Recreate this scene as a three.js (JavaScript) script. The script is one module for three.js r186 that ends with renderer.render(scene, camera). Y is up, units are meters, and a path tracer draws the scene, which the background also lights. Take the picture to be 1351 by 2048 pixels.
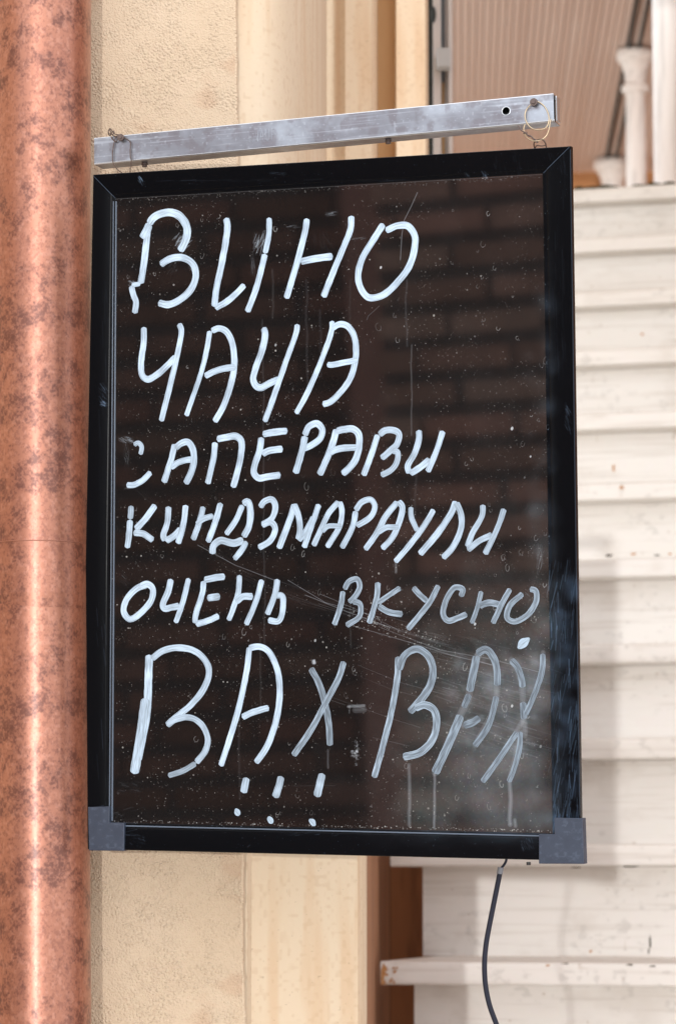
import * as THREE from 'three';
import { mergeGeometries, mergeVertices, toCreasedNormals } from 'three/addons/utils/BufferGeometryUtils.js';
import { FontLoader } from 'three/addons/loaders/FontLoader.js';
import { TextGeometry } from 'three/addons/geometries/TextGeometry.js';

// ---------------------------------------------------------------- camera, sky, sun in place of a flash, exposure
const EYE = 1.737, PITCH = Math.atan(736 / 6500), FPX = 6500, CX = 675.5, CY = 1024;
const scene = new THREE.Scene();
const camera = new THREE.PerspectiveCamera(2 * Math.atan(1024 / 6500) * 180 / Math.PI, 675 / 1024, 0.05, 400);
camera.position.set(0, EYE, 0);
camera.rotation.x = PITCH;
camera.focus = 3.24;
camera.userData.fStop = 14;
scene.add(camera);

const FLASH_SUN = new THREE.Vector3(-0.097, 0.008, 1).normalize();
const skyTex = (() => {                                    // a bright, thin overcast with a soft glow towards the low stand-in sun
  const W = 256, H = 128, d = new Float32Array(W * H * 4);
  for (let r = 0; r < H; r++) for (let c = 0; c < W; c++) {
    const up = ((r + 0.5) / H - 0.5) * Math.PI, ro = ((c + 0.5) / W - 0.5) * 2 * Math.PI;
    const y = Math.sin(up), x = Math.cos(ro) * Math.cos(up), z = Math.sin(ro) * Math.cos(up);
    const k = x * FLASH_SUN.x + y * FLASH_SUN.y + z * FLASH_SUN.z;
    const lum = y < 0 ? 0.7 : 1.38 + 0.5 * y + 0.45 * Math.pow(Math.max(0, k), 6);
    const i = (r * W + c) * 4;
    d[i] = lum * 0.98; d[i + 1] = lum * 0.995; d[i + 2] = lum * 1.03; d[i + 3] = 1;
  }
  const t = new THREE.DataTexture(d, W, H, THREE.RGBAFormat, THREE.FloatType);
  t.mapping = THREE.EquirectangularReflectionMapping; t.magFilter = t.minFilter = THREE.LinearFilter; t.needsUpdate = true;
  return t;
})();
scene.background = skyTex; scene.environment = skyTex;
const flashSun = new THREE.DirectionalLight(new THREE.Color(1, 0.985, 0.96), 0.85);  // low directional light standing in for a flash beside the lens
flashSun.position.copy(FLASH_SUN).multiplyScalar(12).add(new THREE.Vector3(0, 1.7, -4)); flashSun.target.position.set(0, 1.7, -4);
flashSun.castShadow = true; flashSun.shadow.radius = 0.8; flashSun.shadow.mapSize.set(2048, 2048);
Object.assign(flashSun.shadow.camera, { left: -5, right: 5, top: 5, bottom: -5, near: 0.5, far: 40 });
scene.add(flashSun, flashSun.target);

const renderer = new THREE.WebGLRenderer({ antialias: true });
renderer.setSize(675, 1024);
renderer.toneMapping = THREE.LinearToneMapping;
renderer.toneMappingExposure = 1.12;
renderer.shadowMap.enabled = true;

// ---------------------------------------------------------------- helpers
let seed = 7;
const rnd = () => { seed = (seed * 1664525 + 1013904223) >>> 0; return seed / 4294967296; };
const rr = (a, b) => a + (b - a) * rnd();
const lerp = (a, b, t) => a + (b - a) * t, sat = (x) => Math.min(1, Math.max(0, x));
const smooth = (a, b, x) => { const t = sat((x - a) / (b - a)); return t * t * (3 - 2 * t); };
const hash = (x, y, s) => { let h = Math.imul(x, 374761393) ^ Math.imul(y, 668265263) ^ Math.imul(s, 974634777); h = Math.imul(h ^ (h >>> 13), 1274126177); h ^= h >>> 16; return (h >>> 0) / 4294967296; };
// value noise that repeats after nx by ny cells
function noise(u, v, nx, ny, s) {
  const x = u * nx, y = v * ny, ix = Math.floor(x), iy = Math.floor(y), fx = x - ix, fy = y - iy;
  const a = fx * fx * (3 - 2 * fx), b = fy * fy * (3 - 2 * fy), m = (p, n) => ((p % n) + n) % n;
  const x0 = m(ix, nx), x1 = m(ix + 1, nx), y0 = m(iy, ny), y1 = m(iy + 1, ny);
  return lerp(lerp(hash(x0, y0, s), hash(x1, y0, s), a), lerp(hash(x0, y1, s), hash(x1, y1, s), a), b);
}
// rounded grains of plaster: highest of the bumps near by
function grains(u, v, n, s, r0, r1) {
  const x = u * n, y = v * n, ix = Math.floor(x), iy = Math.floor(y); let h = 0;
  for (let j = -1; j < 2; j++) for (let i = -1; i < 2; i++) {
    const a = (((ix + i) % n) + n) % n, b = (((iy + j) % n) + n) % n, k = hash(a, b, s + 2);
    const dx = ix + i + hash(a, b, s) - x, dy = iy + j + hash(a, b, s + 1) - y, r = lerp(r0, r1, k), q = (dx * dx + dy * dy) / (r * r);
    if (q < 1) h = Math.max(h, (1 - q) * (0.45 + 0.55 * k));
  }
  return h;
}
function fbm(u, v, nx, ny, s, oct = 4, gain = 0.5) {
  let t = 0, w = 1, n = 0;
  for (let i = 0; i < oct; i++) { t += w * noise(u, v, nx << i, ny << i, s + i); n += w; w *= gain; }
  return t / n;
}
// fn(u, v) -> [r, g, b] in 0..255 (sRGB) or one number in 0..1
function tex(w, h, fn, mx, my, colour = true) {
  const d = new Uint8Array(w * h * 4);
  for (let y = 0; y < h; y++) for (let x = 0; x < w; x++) {
    const p = fn((x + 0.5) / w, (y + 0.5) / h), i = (y * w + x) * 4;
    if (colour) { d[i] = p[0]; d[i + 1] = p[1]; d[i + 2] = p[2]; } else d[i] = d[i + 1] = d[i + 2] = sat(p) * 255;
    d[i + 3] = 255;
  }
  const t = new THREE.DataTexture(d, w, h);
  t.wrapS = t.wrapT = THREE.RepeatWrapping; t.magFilter = THREE.LinearFilter; t.minFilter = THREE.LinearMipmapLinearFilter; t.generateMipmaps = true;
  if (colour) t.colorSpace = THREE.SRGBColorSpace;
  t.repeat.set(1 / mx, 1 / my); t.needsUpdate = true;
  return t;
}
const mix3 = (a, b, t) => [lerp(a[0], b[0], t), lerp(a[1], b[1], t), lerp(a[2], b[2], t)];
const std = (o) => new THREE.MeshStandardMaterial(o);
const phys = (o) => new THREE.MeshPhysicalMaterial(o);
const lin = (r, g, b) => new THREE.Color().setRGB(r, g, b);

const used = new Map();
function numbered(name) { const n = used.get(name) ?? 0; used.set(name, n + 1); return n ? name + '_' + String(n).padStart(3, '0') : name; }
function thing(name, label, category, position = [0, 0, 0], group) {
  const o = new THREE.Group(); o.name = numbered(name); o.position.set(...position); o.userData = { label, category };
  if (group) o.userData.group = group;
  scene.add(o); return o;
}
function part(name, geo, mat, parent, label) {
  const m = new THREE.Mesh(geo, mat); m.name = name; m.castShadow = m.receiveShadow = true;
  if (label) m.userData.label = label;
  parent.add(m); return m;
}
function structure(name, geo, mat) { const m = part(name, geo, mat, scene); m.userData.kind = 'structure'; return m; }
// the point of the place that stands d metres ahead, on the sight line through a pixel of the 1351 x 2048 photograph
function at(px, py, d) {
  const x = (px - CX) / FPX, y = -(py - CY) / FPX, c = Math.cos(PITCH), s = Math.sin(PITCH);
  const w = -y * s + c, h = y * c + s;
  return new THREE.Vector3(x / w * d, EYE + h / w * d, -d);
}
function box(w, h, d, x = 0, y = 0, z = 0) {             // uv in metres
  const g = new THREE.BoxGeometry(w, h, d).translate(x, y, z); return metreUV(g);
}
function metreUV(g, off = [0, 0]) {
  const n = g.index ? g.toNonIndexed() : g, p = n.attributes.position, q = n.attributes.normal, uv = new Float32Array(p.count * 2);
  for (let i = 0; i < p.count; i++) {
    const ax = Math.abs(q.getX(i)), ay = Math.abs(q.getY(i)), az = Math.abs(q.getZ(i));
    const [a, b] = az >= ax && az >= ay ? [p.getX(i), p.getY(i)] : ax >= ay ? [p.getZ(i), p.getY(i)] : [p.getX(i), p.getZ(i)];
    uv[2 * i] = a + off[0]; uv[2 * i + 1] = b + off[1];
  }
  n.setAttribute('uv', new THREE.BufferAttribute(uv, 2)); return n;
}
// profile of [x, z] points, run upwards from y0 to y1 (a list of plan points may differ at the two ends)
function upright(lo, hi, y0, y1, crease = 0.5) {
  const pos = [], uv = []; let run = 0;
  for (let i = 0; i + 1 < lo.length; i++) {
    const a = lo[i], b = lo[i + 1], c = hi[i], d = hi[i + 1], w = Math.hypot(b[0] - a[0], b[1] - a[1]);
    pos.push(a[0], y0, a[1], b[0], y0, b[1], d[0], y1, d[1], a[0], y0, a[1], d[0], y1, d[1], c[0], y1, c[1]);
    uv.push(run, y0, run + w, y0, run + w, y1, run, y0, run + w, y1, run, y1); run += w;
  }
  const g = new THREE.BufferGeometry();
  g.setAttribute('position', new THREE.Float32BufferAttribute(pos, 3)); g.setAttribute('uv', new THREE.Float32BufferAttribute(uv, 2));
  g.computeVertexNormals(); return toCreasedNormals(g, crease);
}
function tube(points, r, seg = 40, closed = false, rs = 8) { return new THREE.TubeGeometry(new THREE.CatmullRomCurve3(points, closed, 'centripetal'), seg, r, rs, closed); }

// ---------------------------------------------------------------- materials
const copperMask = (u, v) => {
  const wx = u + 0.02 * (fbm(u, v, 12, 44, 31, 3) - 0.5), wy = v + 0.012 * (fbm(u, v, 12, 44, 41, 3) - 0.5);
  const big = fbm(wx, wy, 13, 52, 3, 5, 0.66), fine = fbm(u, v, 170, 620, 9, 2), mid = fbm(wx, wy, 46, 150, 17, 3);
  return 0.78 * smooth(0.45, 0.84, big + 0.45 * (fine - 0.5) + 0.5 * (mid - 0.5)) * (0.66 + 0.34 * smooth(0.3, 0.62, fine)) + 0.24 * smooth(0.46, 0.72, big);
};
const copper = phys({
  color: 0xffffff, metalness: 0.62, roughness: 0.46, clearcoat: 0.45, clearcoatRoughness: 0.27,
  map: tex(1024, 2048, (u, v) => {
    const m = copperMask(u, v), f = fbm(u, v, 90, 300, 5, 2), b = fbm(u, v, 5, 14, 61, 3);
    let c = mix3([186, 128, 104], [164, 106, 86], b); c = mix3(c, [120, 74, 64], 0.34 * smooth(0.5, 0.68, fbm(u, v, 130, 460, 67, 3, 0.6)));
    c = mix3(c, [206, 152, 132], 0.35 * smooth(0.5, 0.8, f));
    return mix3(c, [88, 52, 46], m * 0.6);
  }, 1, 1.3),
  roughnessMap: tex(512, 1024, (u, v) => 0.86 + 0.14 * copperMask(u, v), 1, 1.3, false),
});
const stuccoH = (u, v) => {
  const wx = u + 0.004 * (noise(u, v, 60, 60, 2) - 0.5), wy = v + 0.004 * (noise(u, v, 60, 60, 4) - 0.5);
  const c = fbm(u, v, 26, 26, 13, 3);
  return 0.58 * grains(u, v, 165, 11, 0.25, 0.62) * smooth(0.3, 0.62, fbm(u, v, 22, 22, 19, 3)) + 0.34 * grains(u, v, 280, 15, 0.25, 0.6) + 0.16 * c;
};
const stuccoCol = (u, v) => {
  const a = fbm(u, v, 5, 5, 21, 5), g = noise(u, v, 190, 190, 22), st = smooth(0.66, 0.8, fbm(u, v, 7, 12, 23, 4));
  let c = mix3([232, 210, 184], [224, 198, 168], a); c = mix3(c, [186, 154, 126], 0.14 * smooth(0.62, 0.95, g));
  return mix3(c, [206, 166, 136], 0.35 * st);
};
const stucco = std({ color: lin(0.86, 0.86, 0.86), map: tex(1024, 1024, stuccoCol, 0.5, 0.5), bumpMap: tex(1024, 1024, stuccoH, 0.5, 0.5, false), bumpScale: 0.002, roughness: 0.93 });
const plasterCol = (u, v) => {
  const a = fbm(u, v, 6, 3, 25, 5), s = fbm(u, v, 34, 3, 26, 3), g = noise(u, v, 150, 150, 27), sp = smooth(0.86, 0.93, noise(u, v, 70, 70, 28));
  let c = mix3([235, 217, 194], [227, 205, 176], a); c = mix3(c, [214, 176, 138], 0.4 * smooth(0.5, 0.78, s));
  c = mix3(c, [196, 162, 128], 0.2 * smooth(0.6, 0.95, g));
  return mix3(c, [130, 104, 84], 0.3 * smooth(0.95, 0.99, noise(u, v, 210, 210, 28)) * smooth(0.45, 0.6, a));
};
const plaster = std({ color: lin(0.9, 0.89, 0.88), map: tex(1024, 1024, plasterCol, 0.7, 0.7), bumpMap: tex(1024, 1024, (u, v) => 0.16 * noise(u, v, 260, 260, 29) + 0.6 * fbm(u, v, 20, 20, 30, 5, 0.55) + 0.24 * fbm(u, v, 60, 6, 38, 3), 0.7, 0.7, false), bumpScale: 0.0011, roughness: 0.9 });
const plasterPale = std({ map: plaster.map, color: lin(1, 0.99, 0.97), bumpMap: plaster.bumpMap, bumpScale: 0.0008, roughness: 0.88 });
const ochre = std({ map: tex(512, 512, (u, v) => mix3([240, 196, 146], [228, 180, 130], fbm(u, v, 8, 4, 33, 4)), 0.5, 0.5), roughness: 0.9 });
const shadedBrown = std({ map: tex(512, 512, (u, v) => mix3(mix3([182, 132, 96], [156, 110, 78], fbm(u, v, 5, 2, 35, 5)), [112, 78, 58], 0.5 * smooth(0.5, 0.8, fbm(u, v, 9, 4, 37, 4))), 0.6, 0.6), roughness: 0.9 });  // deep shade of the tan side wall is put into this brown

const whiteCol = (u, v) => {
  const a = fbm(u, v, 4, 6, 51, 5), d = fbm(u, v, 9, 14, 52, 5, 0.6), gr = fbm(u, v, 5, 130, 53, 3), sc = noise(u, v, 60, 60, 54);
  let c = mix3([245, 242, 237], [238, 234, 227], a); c = mix3(c, [210, 202, 192], 0.3 * smooth(0.52, 0.8, d));
  c = mix3(c, [206, 198, 188], 0.3 * smooth(0.55, 0.75, gr));
  c = mix3(c, [142, 138, 132], 0.16 * smooth(0.62, 0.78, fbm(u, v, 60, 84, 55, 3)) * smooth(0.5, 0.62, fbm(u, v, 5, 5, 56, 3)));
  return mix3(c, [150, 128, 108], 0.3 * smooth(0.95, 0.99, sc));
};
const whitePaint = std({ color: lin(0.97, 0.97, 0.98), map: tex(1024, 1024, whiteCol, 0.9, 0.9), bumpMap: tex(512, 512, (u, v) => 0.6 * fbm(u, v, 6, 90, 57, 3) + 0.4 * fbm(u, v, 40, 60, 58, 3), 0.9, 0.9, false), bumpScale: 0.0012, roughness: 0.55 });
const bareWood = std({ map: tex(256, 256, (u, v) => mix3([214, 164, 112], [176, 122, 76], fbm(u, v, 3, 40, 59, 3)), 0.1, 0.1), roughness: 0.9 });
const darkCrack = std({ color: lin(0.06, 0.045, 0.03), roughness: 0.95 });
const columnPaint = std({ color: lin(0.88, 0.85, 0.82), map: tex(256, 512, (u, v) => { const k = 255 - 22 * smooth(0.5, 0.8, fbm(u, v, 6, 10, 66, 4)); return [k, k - 3, k - 6]; }, 0.4, 0.6), roughness: 0.5 });
const postPaint = std({ color: lin(0.84, 0.83, 0.82), map: columnPaint.map, roughness: 0.5 });
const boardMats = [0, 1, 2, 3].map((k) => std({ map: tex(128, 512, (u, v) => mix3([[238, 220, 208], [234, 215, 203], [228, 208, 195], [240, 224, 213]][k], [226, 204, 192], 0.6 * fbm(u, v, 3, 6, 70 + k, 4)), 0.2, 2), roughness: 0.6 }));
const boardGap = std({ color: lin(0.72, 0.62, 0.55), roughness: 0.8 });
const rustWall = std({ color: lin(0.5, 0.24, 0.1), roughness: 0.9 });
const frameGrey = std({ color: lin(0.62, 0.57, 0.55), map: columnPaint.map, roughness: 0.55 });
const frameGreyDark = std({ color: lin(0.4, 0.4, 0.41), roughness: 0.5 });
const gapDark = std({ color: lin(0.03, 0.035, 0.035), roughness: 0.7 });
const galv = std({
  metalness: 0.82, roughness: 0.42, color: lin(0.74, 0.73, 0.76),
  map: tex(1024, 256, (u, v) => {
    const a = fbm(u, v, 60, 8, 81, 4), b = fbm(u, v, 16, 3, 82, 4), st = fbm(u, v, 8, 60, 83, 3), sp = noise(u, v, 260, 40, 85);
    let c = mix3([152, 154, 160], [192, 200, 208], smooth(0.3, 0.75, b)); c = mix3(c, [134, 128, 132], 0.5 * smooth(0.45, 0.7, a));
    c = mix3(c, [222, 230, 238], 0.4 * smooth(0.6, 0.8, st) + 0.3 * smooth(0.8, 0.95, sp)); return c;
  }, 0.6, 0.09),
  roughnessMap: tex(512, 128, (u, v) => 0.7 + 0.3 * fbm(u, v, 40, 6, 84, 4), 0.6, 0.09, false),
  bumpMap: tex(512, 128, (u, v) => fbm(u, v, 30, 5, 86, 4), 0.6, 0.09, false), bumpScale: 0.0006,
});
const galvEdge = std({ color: lin(0.75, 0.79, 0.84), metalness: 0.9, roughness: 0.3 });
const rustMetal = std({ color: lin(0.16, 0.12, 0.11), metalness: 0.5, roughness: 0.65 });
const darkWire = std({ color: lin(0.12, 0.08, 0.065), metalness: 0.5, roughness: 0.5 });
const brassWire = std({ color: lin(0.62, 0.5, 0.34), metalness: 0.85, roughness: 0.35 });
const cordMat = std({ color: lin(0.008, 0.009, 0.022), roughness: 0.75 });
const cordGrey = std({ color: lin(0.2, 0.2, 0.22), roughness: 0.6 });
const mossMat = std({ map: tex(128, 128, (u, v) => mix3([66, 68, 30], [30, 28, 18], fbm(u, v, 6, 6, 91, 3)), 0.05, 0.05), roughness: 1 });
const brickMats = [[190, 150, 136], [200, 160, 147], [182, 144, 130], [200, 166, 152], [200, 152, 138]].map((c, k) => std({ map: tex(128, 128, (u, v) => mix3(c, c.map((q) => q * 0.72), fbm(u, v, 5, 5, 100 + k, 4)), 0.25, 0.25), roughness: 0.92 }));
const brickShade = brickMats.map((m) => std({ map: m.map, color: lin(0.5, 0.48, 0.48), roughness: 0.92 }));  // darkened copies of the bricks, shade of the left wall put into colour
const mortar = std({ color: lin(0.07, 0.075, 0.082), roughness: 0.95 });
const pierMat = std({ map: tex(256, 512, (u, v) => mix3([156, 118, 110], [140, 104, 97], fbm(u, v, 4, 8, 110, 4)), 0.6, 1.2), roughness: 0.9 });
const pavingMat = std({ map: tex(512, 512, (u, v) => mix3([214, 210, 202], [190, 186, 178], fbm(u, v, 8, 8, 115, 5)), 2, 2), roughness: 0.9 });

// ---------------------------------------------------------------- ground and the walls of the house
structure('pavement', metreUV(new THREE.PlaneGeometry(60, 60).rotateX(-Math.PI / 2)), pavingMat);

const planAt = (list, row) => list.map(([px, d]) => { const p = at(px, row, d); return [p.x, p.z]; });
const house = thing('house_wall', 'cream rendered house wall with rough stucco face beside the copper pipe', 'wall', [0, 0, 0]);
{
  // the stucco coat ends in a crumbly vertical edge
  const s = new THREE.Shape(), d = 3.49, top = at(472, -260, d), bot = at(491.5, 2200, d), yb = 0.004, n = 260;
  const xAt = (y) => lerp(bot.x, top.x, (y - bot.y) / (top.y - bot.y));
  s.moveTo(-1.9, yb); s.lineTo(xAt(yb), yb);
  for (let i = 0; i <= n; i++) { const y = lerp(1.35, 2.85, i / n); s.lineTo(xAt(y) + 0.0022 * (fbm(y / 1.5, 0.5, 160, 4, 201, 3) - 0.5) + 0.003 * (fbm(y / 1.5, 0.2, 18, 4, 202, 3) - 0.5), y); }
  s.lineTo(xAt(3.6), 3.6); s.lineTo(-1.9, 3.6);
  const g = new THREE.ExtrudeGeometry(s, { depth: 0.011, bevelEnabled: true, bevelThickness: 0.003, bevelSize: 0.0025, bevelOffset: -0.0025, bevelSegments: 2 }).translate(0, 0, -d - 0.014);
  part('stucco_face', g, stucco, house);
  // upper plaster: a shallow reveal that curves away, a pilaster, an ochre recess and a pale strip
  const T = planAt([[455, 3.507], [520, 3.515], [552, 3.535], [575, 3.57], [596, 3.63], [614, 3.72], [630, 3.83], [641, 4.05], [649, 4.4], [653, 4.95]], 120);
  part('plaster_reveal', upright(T, T, 2.0, 3.6, 0.7), plaster, house);
  const P = planAt([[645, 5.0], [656, 4.97], [668, 4.95], [690, 4.93], [742, 4.94], [750, 4.96], [754, 5.02], [757, 5.3]], 120);
  part('pilaster', upright(P, P, 2.0, 3.6, 0.5), plasterPale, house, 'pale pilaster beside the ochre strip');
  const O = planAt([[740, 5.08], [800, 5.08]], 120);
  part('ochre_recess', upright(O, O, 2.0, 3.6), ochre, house);
  const Q = planAt([[788, 5.12], [789, 5.03], [792, 5.01], [850, 5.02], [854, 5.05], [856, 5.5]], 120);
  part('pilaster', upright(Q, Q, 2.0, 3.6, 0.5), plasterPale, house);
  // lower block, in front of the reveal
  const L = planAt([[462, 3.507], [494, 3.512], [503, 3.53], [520, 3.534], [640, 3.56], [715, 3.58], [724, 3.595], [729, 3.62], [732, 3.69], [733, 4.3]], 1900);
  const yTop = 2.12;
  part('plinth', upright(L, L, 0.004, yTop, 0.6), plaster, house, 'smooth plinth below the signboard');
  const cap = new THREE.Shape(L.map(([x, z]) => new THREE.Vector2(x, -z)).concat([new THREE.Vector2(L[0][0], 4.3)]));
  part('plinth_top', metreUV(new THREE.ShapeGeometry(cap).rotateX(-Math.PI / 2).translate(0, yTop, 0)), plaster, house);
  // the wall's core, so that nothing shines through from behind
  part('wall_core', box(1.75, 3.6, 0.84, -1.02, 1.804, -3.95), plaster, house);
  const c2 = at(630, 120, 5.4).x, c3 = at(850, 120, 5.4).x;
  part('wall_core', box(c3 - c2, 1.6, 0.5, (c2 + c3) / 2, 2.8, -5.52), plaster, house);
}
{
  const side = thing('stair_side_wall', 'tan side wall with its deep shade put into a brown colour, between the plinth and the stair ends', 'wall');
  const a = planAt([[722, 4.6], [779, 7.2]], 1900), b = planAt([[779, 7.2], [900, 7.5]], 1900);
  part('side_panel', upright(a, a, 0.004, 2.3), shadedBrown, side);
  part('side_panel', upright(b, b, 0.004, 2.3), shadedBrown, side);
  const seam = planAt([[777.3, 7.17], [780.3, 7.19]], 1900);
  part('seam', upright(seam, seam, 0.004, 2.3), darkCrack, side);
}

// door frame at the end of the house wall, in front of the porch ceiling
{
  const d = 5.9, f = thing('door_frame', 'blurred pinkish grey door frame with dark gap behind the metal rail', 'door frame', [0, 0, 0]);
  const strip = (name, p0, p1, dd, depth, m, y0 = 1.9, y1 = 3.6) => { const a = at(p0, 120, dd).x, b = at(p1, 120, dd).x; part(name, box(b - a, y1 - y0, depth, (a + b) / 2, (y0 + y1) / 2, -dd - depth / 2), m, f); };
  strip('dark_gap', 848, 872, d + 0.02, 0.05, gapDark);
  strip('jamb', 866.5, 881, d - 0.03, 0.08, frameGrey);
  strip('recess', 881, 889, d + 0.02, 0.03, frameGreyDark);
  strip('moulding', 889, 896, d - 0.01, 0.06, frameGrey);
  strip('moulding', 896, 904, d - 0.035, 0.09, frameGrey);
  const yb = at(0, 152, d).y, yt = at(0, 116, d).y;
  strip('bracket', 873, 900, d - 0.075, 0.038, std({ color: lin(0.5, 0.49, 0.48), roughness: 0.5 }), yb, yt);
  strip('ochre_slat', 882.5, 888, d + 0.0, 0.019, ochre, 1.9, at(0, 165, d).y);
  const h = at(862, 38, d).y; const kn = new THREE.SphereGeometry(0.007, 14, 10).scale(0.7, 2.2, 1).translate(at(865, 38, d).x, h, -d + 0.032); part('hinge', kn, gapDark, f);
}

// ---------------------------------------------------------------- wooden staircase
const YAW = 0.2729, SX = 0.588, D0 = 5.411, TD = 0.327 * Math.cos(YAW), RISE = 0.2, NOSE = 0.0395, Y0 = EYE - 0.1367;
const stairs = thing('staircase', 'white painted wooden staircase rising behind the black signboard', 'staircase', [SX, 0, -D0]);
stairs.rotation.y = -YAW;
function stairX(px, row, k, back = 0) {                   // where a sight line meets step k, along the step
  let d = D0 + 0.327 * k;
  for (let i = 0; i < 12; i++) { const x = at(px, row, d).x; d = D0 + 0.327 * k + back / Math.cos(YAW) - (x - SX) * Math.tan(YAW); }
  const p = at(px, row, d), dx = p.x - SX, dz = p.z + D0;
  return dx * Math.cos(YAW) + dz * Math.sin(YAW);
}
{
  const X1 = 1.95;
  const noseProfile = (deep) => {
    const s = new THREE.Shape(), r = 0.009; s.moveTo(deep, 0); s.lineTo(r, 0); s.quadraticCurveTo(0, 0, 0, -r); s.lineTo(0.001, -NOSE + r * 0.7); s.quadraticCurveTo(0.001, -NOSE, r, -NOSE); s.lineTo(deep, -NOSE); s.closePath(); return s;
  };
  const along = (shape, x0, x1, y, z, off) => metreUV(new THREE.ExtrudeGeometry(shape, { depth: x1 - x0, bevelEnabled: false, curveSegments: 5 }).rotateY(Math.PI / 2).translate(x0, y, z), off);
  let xt = 0, xr = 0;
  for (let k = -7; k <= 10; k++) {
    const row = [1945, 1715][k] ?? 1500;
    const slide = (q) => -0.327 * Math.sin(YAW) * (q) + 0.0;
    if (k === 0) { xt = stairX(760, 1945, 0); xr = stairX(815, 2000, 0, 0.03); }
    else if (k === 1) { xt = stairX(780, 1715, 1); xr = stairX(833, 1820, 1, 0.03); }
    else { const b = stairX(780, 1715, 1) + slide(k - 1) + 0.022 * (k - 1); xt = b; xr = b + 0.055; }
    const y = Y0 + RISE * k, z = -TD * k, off = [k * 0.37, k * 0.53];
    part('tread', along(noseProfile(k === 10 ? 0.5 : TD + 0.078), xt, X1, y, z, off), whitePaint, stairs);
    const g = metreUV(new THREE.BoxGeometry(X1 - xr, RISE - NOSE - 0.001, 0.02).translate((X1 + xr) / 2, y - NOSE - (RISE - NOSE) / 2, z - 0.084), off);
    part('riser', g, whitePaint, stairs);
  }
    part('landing_floor', metreUV(new THREE.BoxGeometry(4.4, 0.05, 11).translate(0.6, Y0 + 2.0 - 0.05, -TD * 10 - 5.9)), shadedBrown, stairs);
  // worn places where the paint has come off: [pixel, row, half width, half height, step, on the riser?]
  const flake = (px, row, w, h, k, back, m, name = 'worn_patch') => {
    const d = D0 + 0.327 * k, s = d / FPX, n = 11, sh = new THREE.Shape(); const lx = stairX(px, row, k, back);
    const p = at(px, row, d + back - ((lx) * Math.sin(YAW)));
    for (let i = 0; i < n; i++) { const a = i / n * 2 * Math.PI, r = rr(0.55, 1.1); const X = w * s * r * Math.cos(a), Y = h * s * r * Math.sin(a); i ? sh.lineTo(X, Y) : sh.moveTo(X, Y); }
    part(name, new THREE.ExtrudeGeometry(sh, { depth: 0.0006 + rnd() * 0.0004, bevelEnabled: false }).translate(lx, p.y, -TD * k - back / 1 + 0.0006 + (back ? 0.0 : 0)), m, stairs);
  };
  for (const a of [[1217, 1120, 9, 3, 4], [1266, 1117, 6, 2.5, 4], [1313, 1120, 8, 2, 4], [1339, 1117, 5, 2.5, 4], [1242, 988, 6, 4, 5], [1283, 691, 4, 3, 7], [1258, 1929, 10, 1.5, 0], [1095, 1931, 6, 2, 0], [1130, 1927, 9, 1.2, 0], [1303, 1932, 8, 1.4, 0], [1262, 1733, 22, 1.6, 1], [1150, 1735, 12, 1.3, 1]].concat([[765.5, 1947, 5, 21, 0]], Array.from({ length: 26 }, () => { const q = Math.pow(rnd(), 1.8) * 36; return [765 + q, 1947 + rr(-19, 20), rr(1.5, 6.5 - q * 0.1), rr(1, 4.5 - q * 0.06), 0]; })))
    flake(...a, -0.0002, a[2] > 7 && a[0] > 800 ? darkCrack : bareWood);
  for (const [px, row, w, h, k] of [[1299, 1882, 2.2, 14, 1], [1296, 1902, 2, 6, 1], [1190, 871, 11, 3.5, 7], [1226, 952, 3, 9, 6], [1180, 1902, 4, 3, 1]]) flake(px, row, w, h, k, 0.0735, px > 1250 ? darkCrack : bareWood);
  const mo = [];
  for (let i = 0; i < 60; i++) {
    const px = rnd() < 0.5 ? rr(1170, 1215) : rr(1150, 1349), r = rr(0.005, 0.013), g = new THREE.IcosahedronGeometry(r, 1), q = g.attributes.position;
    for (let j = 0; j < q.count; j++) { const e = 0.75 + 0.5 * hash(Math.round(q.getX(j) * 1e5), Math.round(q.getY(j) * 1e5), i); q.setXYZ(j, q.getX(j) * e * 1.6, q.getY(j) * e * 0.62, q.getZ(j) * e); }
    mo.push(g.translate(stairX(px, 366, 10), Y0 + 2.0 + 0.002, -TD * 10 - rr(0.012, 0.05)));
  }
  const mm = part('moss', mergeGeometries(mo), mossMat, stairs); mm.userData.kind = 'stuff';
}

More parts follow.
